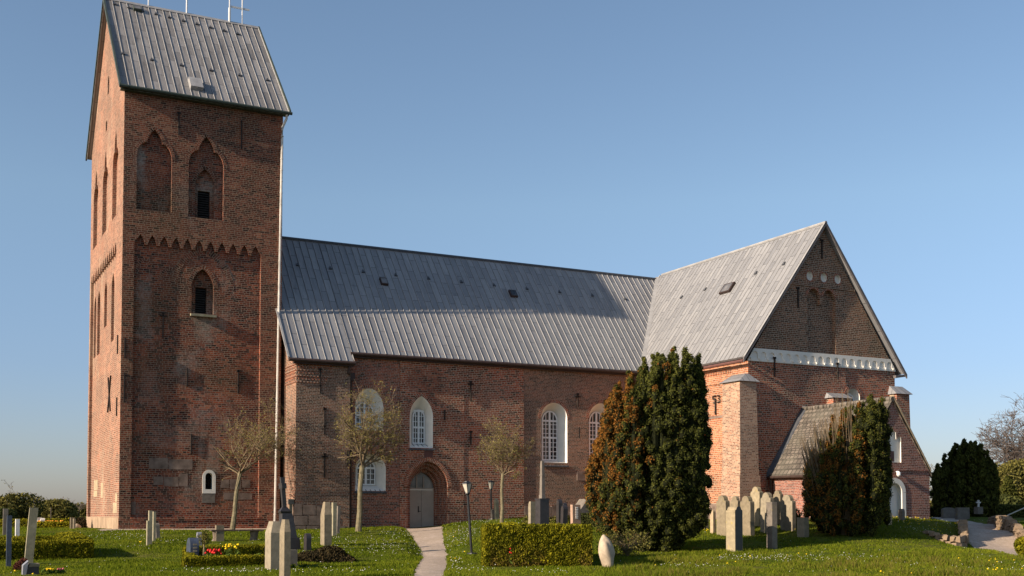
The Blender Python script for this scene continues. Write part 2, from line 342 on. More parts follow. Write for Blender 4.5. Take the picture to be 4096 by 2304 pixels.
def cards(C, size, aspect=1.6, up=0.0, out=None, outw=0.0):
    """leaf-sized diamonds at C"""
    n_ = len(C); size = np.broadcast_to(size, (n_,))
    nr = rng.normal(size=(n_, 3))
    if out is not None: nr = nr * (1 - outw) + out * outw * 1.6
    nr = unit(nr); a = rng.normal(size=(n_, 3)); a[:, 2] += up; a = unit(a - nr * (a * nr).sum(1, keepdims=True)); b_ = np.cross(nr, a)
    A = a * (size * aspect / 2)[:, None]; B = b_ * (size / 2)[:, None]
    V = np.stack([C - A, C + B * .9 - A * .1, C + A, C - B * .9 - A * .1], 1).reshape(-1, 3)
    return V, np.arange(n_ * 4).reshape(-1, 4)

# ------------------------------------------------------------------ ground surface
CP = []
def cpt(px, py, v): p = atV(px, py, v); CP.append((*uv_of(p[0], p[1]), p[2]))
for a in ((0, 2304, 29.7), (1000, 2304, 29.7), (1700, 2304, 29.7), (2600, 2304, 29.7), (3400, 2304, 29.7), (4096, 2304, 29.7),
          (100, 2234, 38), (600, 2187, 43), (1000, 2190, 43), (474, 2118, 53.5), (800, 2118, 55), (1100, 2117, 56.5), (345, 2112, 62), (0, 2112, 63), (0, 2104, 85), (330, 2104, 85),
          (1180, 2118, 55.8), (1400, 2112, 57), (1540, 2106, 57.6), (1480, 2150, 50), (1300, 2200, 42), (1687, 2119, 58.8), (1740, 2213, 43), (1712, 2163, 50),
          (1620, 2195, 44), (1850, 2190, 43.5), (1900, 2080, 57), (2100, 2070, 58), (1880, 2130, 50), (1900, 2219, 40), (2300, 2093, 55.5), (2350, 2150, 48.5), (2600, 2203, 43.6),
          (2420, 2262, 36), (2860, 2143, 49.6), (2940, 2207, 43), (3060, 2138, 50), (3010, 2092, 54.5), (3150, 2088, 54.5), (3280, 2122, 50), (3385, 2143, 48), (3540, 2098, 51),
          (3600, 2070, 52.8), (3720, 2070, 55), (3800, 2086, 58), (3700, 2125, 50.5), (3600, 2195, 43.5), (3850, 2192, 49), (3900, 2120, 62), (4030, 2194, 50), (3985, 2150, 55.5),
          (4096, 2098, 59), (3985, 2086, 61.7), (4014, 2092, 58.2), (4062, 2110, 54.8), (4094, 2128, 52), (4000, 2225, 41), (3860, 2066, 74), (2800, 2095, 56)): cpt(*a)
for u in (-12, 0, 12): CP.append((u, 12, -1.65))
for u in (-60, -30, 10, 40, 80): CP.append((u, 120, -1.1))
for u in (-70, 70): CP.append((u, 45, -1.1))
CP = np.array(CP); _P = CP[:, :2] / 10
def _phi(d): return d
_n = len(CP); _A = np.zeros((_n + 3, _n + 3)); _A[:_n, :_n] = _phi(np.linalg.norm(_P[:, None] - _P[None], axis=2)) + np.eye(_n) * -.02
_A[:_n, _n] = 1; _A[:_n, _n + 1:] = _P; _A[_n, :_n] = 1; _A[_n + 1:, :_n] = _P.T
_W = np.linalg.solve(_A, np.concatenate([CP[:, 2], np.zeros(3)]))
def gh(u, v):
    """ground height at camera-aligned plan position (u right, v ahead)"""
    u = np.atleast_1d(np.asarray(u, float)); v = np.atleast_1d(np.asarray(v, float)); out = np.empty(u.shape); sh = u.shape
    u = u.ravel(); v = v.ravel(); o = out.ravel()
    for i in range(0, len(u), 40000):
        q = np.stack([u[i:i + 40000], v[i:i + 40000]], 1) / 10
        d = np.linalg.norm(q[:, None] - _P[None], axis=2)
        z = _phi(d) @ _W[:_n] + _W[_n] + q @ _W[_n + 1:]
        far = np.clip((np.hypot(q[:, 0] * 10, q[:, 1] * 10) - 85) / 35, 0, 1); far = far * far * (3 - 2 * far)
        o[i:i + 40000] = z * (1 - far) + (-1.2) * far
    return o.reshape(sh)
def cut(v):
    a = np.clip((v - 35) / 9, 0, 1); b_ = np.clip((58.2 - v) / 2.5, 0, 1); return .16 * a * a * (3 - 2 * a) * b_
def gz(x, y): return float(gh(*[np.array([q]) for q in uv_of(x, y)])[0])
def ground_at(px, py, vmax=110):
    """where the line of sight to a surveyed foot point meets the ground"""
    r = ray(px, py); vv = np.arange(26, vmax, .1); k = r[0] * sy + r[1] * cy; P = r[None] * (vv / k)[:, None]
    U, V_ = uv_of(P[:, 0], P[:, 1]); h = gh(U, V_); i = np.argmax(P[:, 2] <= h)
    if not (P[:, 2] <= h).any(): i = len(vv) - 1
    return Vector((P[i, 0], P[i, 1], h[i])), vv[i]

# path centre lines in plan (u, v, halfwidth)
def plan(px, py, v): p = atV(px, py, v); return uv_of(p[0], p[1])
PATH = [(*plan(1690, 2119, 58.9), 1.05), (*plan(1718, 2163, 50), .66), (*plan(1738, 2213, 43), .50), (*plan(1731, 2260, 36), .49), (*plan(1714, 2304, 29.7), .49), (*plan(1700, 2500, 18), .50)]
PATH2 = [(*plan(3700, 2095, 76), 1.0), (*plan(3840, 2108, 66), 1.0), (*plan(3908, 2120, 60.5), 1.0), (*plan(3940, 2145, 56), 1.0), (*plan(3985, 2194, 50), 1.12), (*plan(4150, 2215, 44), 1.2), (*plan(4400, 2300, 33), 1.2)]
def dense(P, k=14):
    P = np.array(P); t = np.linspace(0, len(P) - 1, (len(P) - 1) * k + 1); out = []
    for q in t:
        i = min(int(q), len(P) - 2); f = q - i; p0, p1, p2, p3 = P[max(i - 1, 0)], P[i], P[i + 1], P[min(i + 2, len(P) - 1)]
        out.append(.5 * (2 * p1 + (p2 - p0) * f + (2 * p0 - 5 * p1 + 4 * p2 - p3) * f * f + (3 * p1 - p0 - 3 * p2 + p3) * f ** 3))
    return np.array(out)
PD, PD2 = dense(PATH), dense(PATH2)
def gs(u, v):
    """ground with the door path sunk between its grass banks"""
    d = np.full(np.shape(u), 9.)
    for q in PD: d = np.minimum(d, np.hypot(u - q[0], v - q[1]) - q[2])
    k = np.clip((.55 - d) / .55, 0, 1); return gh(u, v) - cut(v) * k * k * (3 - 2 * k)
def pathdist(u, v):
    """signed distance to the gravel edges (negative on the gravel)"""
    best = np.full(np.shape(u), 9.)
    for D in (PD, PD2):
        for q in D: best = np.minimum(best, np.hypot(u - q[0], v - q[1]) - q[2])
    return best
vs = np.concatenate([np.arange(8, 26, 2), np.arange(26, 64, .35), np.arange(64, 120, 2.5), [125, 140, 160, 200, 260, 350, 500, 800, 1400, 2600, 5000]])
GU = []
for t in np.linspace(-1, 1, 241): GU.append(t)
GU = np.array(GU); uu = GU[None] * (np.maximum(vs, 30) * .62)[:, None]; vv = np.repeat(vs[:, None], len(GU), 1)
zz = gs(uu, vv); pdn = pathdist(uu, vv); zz = zz - .07 * np.clip((.12 - pdn) / .24, 0, 1) + rng.normal(size=zz.shape) * .012 * (vv < 70)
xx, yy = xy_of(uu, vv); nv, nu = uu.shape
idx = np.arange(nv * nu).reshape(nv, nu); F = np.stack([idx[:-1, :-1], idx[:-1, 1:], idx[1:, 1:], idx[1:, :-1]], -1).reshape(-1, 4)
tag(npmesh('ground', np.stack([xx, yy, zz], -1).reshape(-1, 3), F, M['turf'], smooth=True), kind='structure')
def strip(name, D, wob=.05):
    V = []; k = 9
    for q, qn in zip(D, np.roll(D, -1, 0)):
        d = (qn - q)[:2] if qn is not D[0] else (D[-1] - D[-2])[:2]
        if np.allclose(q, D[-1]): d = (D[-1] - D[-2])[:2]
        d = d / np.linalg.norm(d); nrm = np.array([d[1], -d[0]])
        for j in range(k):
            s_ = (j / (k - 1) * 2 - 1); e = q[2] + (rng.normal() * wob if abs(s_) == 1 else 0); p = q[:2] + nrm * s_ * e
            z = float(gs(p[:1], p[1:2])[0]) - .03 + .02 * (1 - s_ * s_); V.append((*xy_of(*p), z))
    i = np.arange(len(V)).reshape(-1, k); F = np.stack([i[:-1, :-1], i[:-1, 1:], i[1:, 1:], i[1:, :-1]], -1).reshape(-1, 4)
    return tag(npmesh(name, np.array(V), F, M['gravel'], smooth=True), kind='structure')
strip('gravel_path', PD); strip('gravel_lane', PD2)
# gravel skirt round the foot of the tower
V = []; k = 5
for X in np.arange(7.2, 16.0, .25):
    for j in range(k):
        Y = 56.6 - 1.5 * j / (k - 1) - (rng.normal() * .06 if j == k - 1 else 0); V.append((X, Y, gz(X, Y) + .015 + .012 * (j < k - 1)))
i = np.arange(len(V)).reshape(-1, k); F = np.stack([i[:-1, :-1], i[:-1, 1:], i[1:, 1:], i[1:, :-1]], -1).reshape(-1, 4)
tag(npmesh('gravel_strip', np.array(V), F, M['gravel'], smooth=True), kind='structure')

# ------------------------------------------------------------------ arch outlines (a0,a1 sides, b0 bottom, bs springing)
def pointed(a0, a1, b0, bs, top, n_=9):
    m_ = (a0 + a1) / 2; h = (a1 - a0) / 2; H = top - bs; rad = (h * h + H * H) / (2 * h) if H > h else None
    L = [(a0, b0), (a1, b0)]; up = []
    for i in range(n_ + 1):
        t = i / n_
        if rad:
            th = math.acos(max(-1, min(1, 1 - (h / rad)))) if False else math.asin(min(1, H / rad)); q = th * t
            up.append((a1 - rad + rad * math.cos(q), bs + rad * math.sin(q)))
        else: up.append((m_ + h * math.cos(math.pi / 2 * t), bs + H * math.sin(math.pi / 2 * t)))
    L += up; L += [(2 * m_ - a, b_) for a, b_ in up[-2::-1]]
    return L
def rounded(a0, a1, b0, bs, top=None, n_=9):
    m_ = (a0 + a1) / 2; h = (a1 - a0) / 2; H = (top - bs) if top else h
    return [(a0, b0)] + [(a1, b0)] + [(m_ + h * math.cos(math.pi * i / (2 * n_)), bs + H * math.sin(math.pi * i / (2 * n_))) for i in range(2 * n_ + 1)]
def trefoil(a0, a1, b0, bs, cusp, ca, top):
    """keel arch with a shoulder: sides, shoulder curve to a cusp, pointed top"""
    m_ = (a0 + a1) / 2; h = (a1 - a0) / 2; r = []
    for i in range(7): t = math.pi / 2 * i / 6; r.append((m_ + ca + (h - ca) * math.cos(t), bs + (cusp - bs) * math.sin(t)))
    for i in range(1, 7): t = i / 6; r.append((m_ + ca * (1 - t ** 1.75), cusp + (top - cusp) * t))
    return [(a0, b0), (a1, b0)] + r + [(2 * m_ - a, b_) for a, b_ in r[-2::-1]]
def archpath(L): return L[2:] + []            # right springing .. top .. left springing

# ------------------------------------------------------------------ CHURCH
church = thing('brick_church', 'long red brick village church with tall gabled tower and grey metal roofs', 'church', (16, 60, -1))
YS, XW, XE, YNT = 56.49, 8.16, 15.87, 68.5
TE = 20.35
fs, fw = FY(YS), FX(XW)
mb = MB()      # tower masonry: 0 tower_brick 1 pilaster_brick 2 west_brick
n1 = trefoil(8.76, 10.40, 14.47, 17.05, 17.78, .36, 18.45)
n2 = trefoil(11.20, 12.90, 14.40, 17.0, 17.74, .38, 18.47)
# recessed field below the frieze of small pointed arches
xs0, xs1, zc, zt = 8.70, 14.80, 12.80, 13.30; NA = 11; stp = (xs1 - xs0) / NA; aw = stp * .74
field = [(xs0, -.25), (xs1, -.25)]
for i in range(NA - 1, -1, -1):
    m_ = xs0 + (i + .5) * stp; h = aw / 2
    r_ = xs1 if i == NA - 1 else m_ + h; l_ = xs0 if i == 0 else m_ - h
    field += [(r_, zc + (.0 if i < NA - 1 else 0)), (r_, zc + .08), (m_ + h * .62, zc + .30), (m_, zt), (m_ - h * .62, zc + .30), (l_, zc + .08), (l_, zc)]
mb.cur = 1; zl = -1.4
mb.fill([(XW, zl), (XE, zl), (XE, TE), (XW, TE)], [n1, n2, field], fs, 0)
mb.cur = 0
win2 = pointed(11.56, 12.50, 14.40, 16.0, 16.9)
for L, hs, dp in ((n1, [], .20), (n2, [win2], .20)):
    mb.reveal(L, fs, 0, dp); mb.fill(L, hs, fs, dp)
lou1 = [(11.72, 14.42), (12.32, 14.42), (12.32, 15.85), (11.72, 15.85)]
mb.reveal(win2, fs, .20, .38); mb.fill(win2, [lou1], fs, .38); mb.reveal(lou1, fs, .38, .62)
wmid = pointed(11.44, 12.50, 9.72, 11.0, 11.92); lou2 = [(11.68, 9.74), (12.22, 9.74), (12.22, 11.05), (11.68, 11.05)]
wlow = rounded(12.20, 12.56, 1.12, 1.75)
fd = .16
mb.reveal(field, fs, 0, fd); mb.fill(field, [wmid, wlow], fs, fd)
mb.reveal(wmid, fs, fd, .45); mb.fill(wmid, [lou2], fs, .45); mb.reveal(lou2, fs, .45, .75)
# west face
W_ = 2; mb.cur = 2
ya, yb = 58.45, 68.0; stp = (yb - ya) / 14
fieldw = [(ya, 5.2), (yb, 5.2)]
for i in range(13, -1, -1):
    m_ = ya + (i + .5) * stp; h = stp * .38; r_ = yb if i == 13 else m_ + h; l_ = ya if i == 0 else m_ - h
    fieldw += [(r_, zc), (r_, zc + .08), (m_ + h * .62, zc + .3), (m_, zt), (m_ - h * .62, zc + .3), (l_, zc + .08), (l_, zc)]
fieldw = [(ya, -.9)] + [(yb, -.9)] + fieldw[2:]
gabW = [(YS, zl), (YNT, zl), (YNT, TE), ((YS + YNT) / 2, 26.75), (YS, TE)]
upW = [trefoil(a, a + 1.9, 14.65, 17.3, 18.0, .4, 18.95) for a in (58.2, 61.8, 65.5)]
slits = [pointed(61.85, 62.35, 21.8, 22.4, 22.75), pointed(62.4, 62.9, 20.0, 20.3, 20.55)]
mb.fill(gabW, upW + slits + [fieldw], fw, 0)
for L in upW:
    hs = [pointed(62.0, 62.9, 14.66, 16.2, 16.9)] if L is upW[1] else []
    mb.reveal(L, fw, 0, .2); mb.fill(L, hs, fw, .2)
    for q in hs: mb.reveal(q, fw, .2, .45); mb.fill(q, [], fw, .45)
for L in slits: mb.reveal(L, fw, 0, .5); mb.fill(L, [], fw, .5)
loW = [pointed(58.6, 59.35, 8.7, 11.3, 12.05), pointed(60.0, 61.0, 8.62, 11.2, 12.1), pointed(62.6, 63.6, 9.75, 11.3, 12.15), pointed(65.2, 66.3, 8.6, 11.2, 12.1), pointed(66.8, 67.7, 8.6, 11.2, 12.05)]
mb.reveal(fieldw, fw, 0, .15); mb.fill(fieldw, loW, fw, .15)
for L in loW: mb.reveal(L, fw, .15, .38); mb.fill(L, [], fw, .38)
mb.cur = 0
mb.face([(XE, YS, zl), (XE, YNT, zl), (XE, YNT, TE), (XE, (YS + YNT) / 2, 26.75), (XE, YS, TE)])
mb.face([(XW, YNT, zl), (XE, YNT, zl), (XE, YNT, TE), (XW, YNT, TE)])
# plinth of the tower and its brick ledge
mb.cur = 0; mb.box(XW + .55, XE - 1.05, YS - .02, YS + .12, zl, -.25); mb.box(XW + .55, XE - 1.05, YS - .06, YS + .14, -.33, -.24)
# voussoirs
mb.cur = 1
for L, wd in ((n1, .16), (n2, .16)): mb.ring(archpath(L), wd, fs, -.012, 0)
mb.ring(archpath(win2), .16, fs, .19, .21); mb.ring(archpath(wmid), .2, fs, fd - .012, fd); mb.ring([(a, b_) for a, b_ in archpath(pointed(10.75, 13.2, 9, 11.0, 12.75))], .3, fs, fd - .008, fd)
mb.ring(archpath(pointed(8.85, 9.6, 9, 11.4, 12.1)), .12, fs, fd - .006, fd); mb.ring(archpath(pointed(10.0, 10.8, 9, 11.2, 11.75)), .12, fs, fd - .006, fd)
tower = mb.build('tower_wall', [M['tower_brick'], M['pilaster_brick'], M['west_brick'], M['arch_brick']], church)

def part(name, mat, parent, fn, smooth=False, label=None):
    m_ = MB(); fn(m_); o = m_.build(name, mat, parent, smooth=smooth)
    if label: o['label'] = label
    return o
def louver(x0, x1, z0, z1, Y):
    o = part('louvered_opening', M['dark_void'], church, lambda m_: m_.box(x0, x1, Y + .12, Y + .16, z0, z1))
    def sl(m_):
        z = z0 + .06
        while z < z1 - .04: m_.hexa([(x0, Y - .02, z - .05), (x1, Y - .02, z - .05), (x1, Y + .1, z + .03), (x0, Y + .1, z + .03), (x0, Y - .02, z - .03), (x1, Y - .02, z - .03), (x1, Y + .1, z + .05), (x0, Y + .1, z + .05)]); z += .115
    part('louver_slats', M['louver_wood'], o, sl)
louver(11.73, 12.31, 14.43, 15.84, YS + .44); louver(11.69, 12.21, 9.75, 11.04, YS + .55)
part('window_sill', M['greenish_stone'], church, lambda m_: m_.hexa([(11.38, YS - .06, 9.55), (12.62, YS - .06, 9.55), (12.62, YS + .5, 9.62), (11.38, YS + .5, 9.62), (11.38, YS - .06, 9.66), (12.62, YS - .06, 9.66), (12.62, YS + .5, 9.75), (11.38, YS + .5, 9.75)]))
def lowwin(m_):
    fr = FY(YS + fd); o_ = rounded(12.06, 12.70, .92, 1.72, 2.07); i_ = rounded(12.20, 12.56, 1.12, 1.75)
    m_.fill(o_, [i_], fr, -.03); m_.reveal(o_, fr, -.03, .0); m_.reveal(i_, fr, -.03, .35)
lw = part('window', M['white_plaster'], church, lowwin, label='small whitewashed round-headed window at the foot of the tower')
part('pane', M['dark_void'], lw, lambda m_: m_.fill(rounded(12.20, 12.56, 1.12, 1.75), [], FY(YS + fd), .34))
part('window_sill', M['mid_stone'], lw, lambda m_: m_.box(12.05, 12.68, YS + fd - .02, YS + fd + .02, .45, .90))
def stoneblock(fn_, m='field_stone'): part('stone_block', M[m], tower, fn_)
if 1:
    Y = YS + fd
    for x0, x1, z0, z1 in ((9.53, 10.42, 2.10, 2.62), (10.45, 11.57, 2.06, 2.56), (9.75, 10.20, 1.30, 1.72), (10.23, 10.92, 1.27, 1.71), (10.95, 11.36, 1.27, 1.86), (12.95, 13.35, 1.2, 1.6), (13.4, 13.95, 1.15, 1.62), (14.0, 14.4, 1.22, 1.6), (13.1, 14.5, .62, .95), (8.75, 8.95, -.1, .5)):
        e = .03; stoneblock(lambda m_: m_.hexa([(x0, Y - .012, z0), (x1, Y - .012, z0 + random.uniform(-e, e)), (x1, Y + .05, z0), (x0, Y + .05, z0), (x0, Y - .012, z1 + random.uniform(-e, e)), (x1, Y - .012, z1), (x1, Y + .05, z1), (x0, Y + .05, z1)]))
    X = XW + .15
    for y0, y1, z0, z1 in ((65.0, 66.6, 1.2, 1.75), (65.2, 66.7, .85, 1.17), (63.0, 63.8, .75, 1.55)):
        stoneblock(lambda m_: m_.box(X - .012, X + .05, y0, y1, z0, z1), 'sandstone_warm')
    for y0, y1, z0, z1 in ((57.0, 58.3, -.05, .45), (57.0, 57.6, .5, .9)): stoneblock(lambda m_: m_.box(XW - .012, XW + .05, y0, y1, z0, z1), 'sandstone_warm')
part('plaster_foot', plain('plaster_foot', (.33, .235, .155), .9, .2, .3, 1.5), church, lambda m_: m_.box(XW - .02, XW + .16, YS + .05, YNT - .1, -1.3, -.25))

def seamroof(name, mat, e0, e1, r0, r1, hooks=None, seams=True, th=.12, step=.37, verges=(1, 1), k0=.02):
    """one roof slope: eave e0-e1, ridge r0-r1; standing seams run from eave to ridge"""
    e0, e1, r0, r1 = map(Vector, (e0, e1, r0, r1)); m_ = MB()
    nrm = (e1 - e0).cross(r0 - e0).normalized()
    if nrm.z < 0: nrm = -nrm
    L = (e1 - e0).length; H = (r0 - e0).length; d = (e1 - e0).normalized()
    uvq = lambda p: ((p - e0).dot(d), (p - e0 - d * (p - e0).dot(d)).length)
    q = [e0, e1, r1, r0]; m_.face(q, [uvq(p) for p in q])
    low = [p - nrm * th for p in q]; m_.face(low, [uvq(p) for p in q])
    for i in range(4): j = (i + 1) % 4; m_.face([q[i], q[j], low[j], low[i]])
    if seams:
        m_.cur = 1; k = int(L / step)
        for i in range(k + 1):
            t = (i * step + k0) / L
            a = e0.lerp(e1, t); b_ = r0.lerp(r1, t); s_ = d * .016; up = nrm * .034
            m_.hexa([a - s_, a + s_, b_ + s_, b_ - s_, a - s_ * .6 + up, a + s_ * .6 + up, b_ + s_ * .6 + up, b_ - s_ * .6 + up])
        for a, b_ in [q_ for q_, on in zip(((e0, r0), (e1, r1)), verges) if on]:
            s_ = d * .05; up = nrm * .05
            m_.hexa([a - s_, a + s_, b_ + s_, b_ - s_, a - s_ + up, a + s_ + up, b_ + s_ + up, b_ - s_ + up])
    return m_.build(name, [mat, M['seam_lead']], church), nrm, d
RZ, RY = 27.0, (YS + YNT) / 2
tr, tn, td = seamroof('tower_roof', M['tower_lead'], (7.92, 56.18, 20.22), (16.14, 56.18, 20.22), (7.92, RY, RZ), (16.14, RY, RZ))
seamroof('tower_roof', M['tower_lead'], (16.14, YNT + .31, 20.22), (7.92, YNT + .31, 20.22), (16.14, RY, RZ), (7.92, RY, RZ), seams=False)
part('ridge_cap', M['seam_lead'], tr, lambda m_: m_.prism([(RY - .12, RZ - .08), (RY + .12, RZ - .08), (RY, RZ + .08)], FX(7.9), 0, 8.26))
for a, b_ in (((56.10, 20.10), (RY, RZ - .12)), ((YNT + .39, 20.10), (RY, RZ - .12))):
    for X in (7.86, 16.10):
        part('verge_board', M['gutter_green'], church, lambda m_: m_.hexa([(X, a[0], a[1]), (X + .08, a[0], a[1]), (X + .08, b_[0], b_[1]), (X, b_[0], b_[1]), (X, a[0], a[1] + .22), (X + .08, a[0], a[1] + .22), (X + .08, b_[0], b_[1] + .22), (X, b_[0], b_[1] + .22)]))
part('gutter', M['gutter_green'], church, lambda m_: (m_.tube([(7.85, 56.08, 20.20), (16.22, 56.08, 20.16)], .085, 8), m_.box(7.95, 16.1, 56.2, 56.5, 20.08, 20.14)))
def roofbox(name, parent, e0, nrm, d, px0, py0, px1, py1, h, mat, fr=None):
    """flat box lying on a roof plane through e0, placed from two surveyed corners"""
    e0 = Vector(e0); up = nrm.cross(d); up = up if up.z > 0 else -up
    def hit(px, py): r = Vector(ray(px, py)); return r * (e0.dot(nrm) / r.dot(nrm))
    c = (hit(px0, py0) + hit(px1, py1)) / 2; A = hit(px0, py0); B = hit(px1, py1)
    hw = abs((B - A).dot(d)) / 2; hh = abs((B - A).dot(up)) / 2
    def bx(m_, k, z0, z1): m_.hexa([c + d * s_ * hw * k + up * t_ * hh * k + nrm * z for z in (z0, z1) for s_, t_ in ((-1, -1), (1, -1), (1, 1), (-1, 1))])
    o = part(name, mat, parent, lambda m_: bx(m_, 1, -.02, h))
    if fr: part('pane', fr, o, lambda m_: bx(m_, .8, h * .5, h + .012))
    return o
roofbox('skylight', tr, (7.92, 56.18, 20.22), tn, td, 531, 30, 566, 50, .16, M['gutter_green'], M['glass'])
roofbox('roof_hatch', tr, (7.92, 56.18, 20.22), tn, td, 752, 322, 812, 366, .22, M['seam_lead'])
def hooks(roof, e0, nrm, d, pts):
    e0 = Vector(e0); up = nrm.cross(d); up = up if up.z > 0 else -up
    for px, py in pts:
        r = Vector(ray(px, py)); c = r * (e0.dot(nrm) / r.dot(nrm)); m_ = MB()
        m_.hexa([c + d * (s_ * .09 * (1 - t_)) + up * (t_ * .28 - .1) + nrm * z for z in (-.01, .07) for s_, t_ in ((-1, 0), (1, 0), (1, .8), (-1, .8))]); m_.build('roof_hook', M['slate_sill'], roof)
hooks(tr, (7.92, 56.18, 20.22), tn, td, [(460 + i * 54.5, 18 + i * 13.2) for i in range(10)] + [(492, 216), (607, 240), (725, 262), (843, 282), (958, 302), (1069, 321)])
def ant(x, z0, z1, r_, extra=None):
    o = part('antenna', M['antenna'], church, lambda m_: (m_.tube([(x, RY, z0), (x, RY, z1)], r_, 6), extra and extra(m_)))
for px, py0 in ((594, 22), (747, 50), (918, 82), (969, 93)):
    p = onY(px, py0, RY); ant(p[0], p[2] - .25, p[2] + 3.2, .035 if px != 747 else .045, (lambda m_, p=p: (m_.box(p[0] + .05, p[0] + 1.1, RY - .02, RY + .02, p[2] + .75, p[2] + .85), m_.tube([(p[0], RY, p[2] - .2), (p[0], RY, p[2] + .7)], .07, 8))) if px == 918 else None)
dp0 = [(15.96, 56.12, 20.12), (15.97, 56.2, 19.9), (15.80, 56.32, 19.45), (15.80, 56.36, 18.9)]
dpipe = part('downpipe', M['pipe_zinc'], church, lambda m_: (m_.tube(dp0 + [(15.72, 56.36, 12.0), (15.60, 56.36, .2), (15.58, 56.36, -.8)], .062, 8)), smooth=True)
for i in range(34):
    z = 19.0 - i * .58; x = 15.80 - .2 * (19 - z) / 19; part('pipe_bracket', M['pipe_zinc'], dpipe, lambda m_: m_.tube([(x, 56.36, z), (x, 56.36, z + .05)], .075, 8))

# ---- wall anchors
def anchor(fr, a, b0, b1, top='bar', d=0):
    def g(m_):
        def bx(a0, a1, c0, c1):
            p = [fr(a0, c0, d), fr(a1, c0, d), fr(a1, c1, d), fr(a0, c1, d), fr(a0, c0, d - .06), fr(a1, c0, d - .06), fr(a1, c1, d - .06), fr(a0, c1, d - .06)]; m_.hexa(p)
        bx(a - .03, a + .03, b0, b1)
        if top == 'tee': bx(a - .16, a + .16, b1 - .16, b1 - .08); bx(a - .07, a + .07, b1 - .04, b1 + .06)
        elif top == 'fork': bx(a - .09, a + .09, b1 - .1, b1); bx(a - .06, a + .06, b0 + .35, b0 + .42)
    part('wall_anchor', M['iron'], church, g)
ff = FY(YS)
for a in ((10.70, 18.35, 19.48, 'fork'), (13.76, 18.1, 19.55, 'bar'), (8.33, 7.3, 8.25, 'bar'), (8.33, 5.2, 6.6, 'bar')): anchor(ff, *a)
for a in ((10.10, 8.4, 9.6, 'tee'), (11.27, 6.1, 7.0, 'bar'), (13.76, 5.9, 7.05, 'fork'), (11.5, 2.85, 3.8, 'bar')): anchor(ff, *a, d=fd)
def xanchor(m_):
    for dy in (-.45, .45):
        m_.hexa([(XW + .08, 61.0 - dy, 3.6 + 1.5), (XW + .14, 61.0 - dy, 5.1), (XW + .14, 61.1 - dy, 5.1), (XW + .08, 61.1 - dy, 5.1), (XW + .08, 61 + dy, 6.9), (XW + .14, 61 + dy, 6.9), (XW + .14, 61.1 + dy, 6.9), (XW + .08, 61.1 + dy, 6.9)])
part('wall_anchor', M['iron'], church, xanchor)
for b0, b1 in ((4.6, 5.5), (7.6, 8.5)): anchor(FX(XW), 57.4, b0, b1)

# ---- nave and stair annexe
XA, YA, YN = 16.08, 54.52, 54.95
RIDGE_Y, RIDGE_Z, SL = 60.3, 14.8, 1.21
roofz = lambda Y: RIDGE_Z - SL * (RIDGE_Y - Y)
mb = MB()
XAE = 18.85
mb.face([(XA, YA, zl), (XA, 66.1, zl), (XA, 66.1, roofz(YA) - .1), (XA, RIDGE_Y, RIDGE_Z - .15), (XA, YA, roofz(YA) - .1)])
mb.face([(XA, YA, zl), (XAE, YA, zl), (XAE, YA, roofz(YA) - .1), (XA, YA, roofz(YA) - .1)])
mb.face([(XAE, YA, zl), (XAE, YN, zl), (XAE, YN, roofz(YA) - .1), (XAE, YA, roofz(YA) - .1)])
mb.cur = 1            # decorative course under the eave: dentils of moulded brick
for r_ in range(7):
    z = 6.35 + r_ * .145
    for i in range(12): x = XA + .02 + i * .17 + (r_ % 2) * .085; (r_ < 6 or i < 14) and x < XAE - .9 + (0 if r_ > 1 else -.4) and mb.box(x, x + .09, YA - .045, YA, z, z + .075)
    for i in range(11): y = YA + .05 + i * .17 + (r_ % 2) * .085; mb.box(XA - .045, XA, y, y + .09, z, z + .075)
mb.build('annexe_wall', [M['annexe_brick'], M['portal_brick']], church)
mb = MB(); fn = FY(YN); ZT = roofz(YN) - .05
w1 = rounded(19.25, 20.78, 4.15, 5.25, 6.28); w1b = rounded(19.28, 20.92, 1.08, 2.2, 2.92)
w2 = pointed(22.20, 23.50, 3.33, 4.95, 6.02); w3 = rounded(29.94, 31.60, 2.72, 5.15, 6.02); w4 = rounded(32.97, 34.6, 2.72, 5.15, 6.12)
pc = 23.22; port = pointed(pc - 1.12, pc + 1.12, zl, 1.30, 2.64)
mb.cur = 1; mb.fill([(XAE - .3, zl), (21.68, zl), (21.68, ZT), (XAE - .3, ZT)], [w1, w1b], fn, 0)
mb.cur = 0; mb.fill([(21.68, zl), (25.29, zl), (25.29, ZT), (21.68, ZT)], [w2, port], FY(YN - .05), 0)
mb.face([(21.68, YN - .05, zl), (21.68, YN, zl), (21.68, YN, ZT), (21.68, YN - .05, ZT)])
mb.face([(25.29, YN - .05, zl), (25.29, YN - .03, zl), (25.29, YN - .03, ZT), (25.29, YN - .05, ZT)])
mb.fill([(25.29, zl), (28.86, zl), (28.86, ZT), (25.29, ZT)], [], FY(YN - .03), 0)
mb.face([(28.86, YN - .03, zl), (28.86, YN + .03, zl), (28.86, YN + .03, ZT), (28.86, YN - .03, ZT)])
mb.cur = 2; mb.fill([(28.86, zl), (39, zl), (39, ZT), (28.86, ZT)], [w3, w4], FY(YN + .03), 0)
mb.cur = 6            # stepped portal of three orders
fp = FY(YN - .05); P = port; d0 = 0.0
for k, (hw, top, dd) in enumerate(((.98, 2.46, .24), (.84, 2.28, .46), (.70, 2.10, .72))):
    Q = pointed(pc - hw, pc + hw, zl, 1.28 - .02 * k, top)
    mb.cur = 3; mb.reveal(P, fp, d0, dd); mb.fill(P, [[(a, b_ + (.001 if b_ < -1 else 0)) for a, b_ in Q]], fp, dd)
    mb.cur = 6; mb.ring(archpath(Q), .13, fp, dd - .02, dd); P = Q; d0 = dd
mb.reveal(P, fp, d0, .98); mb.cur = 6
mb.ring(archpath(port), .22, fp, -.04, 0)
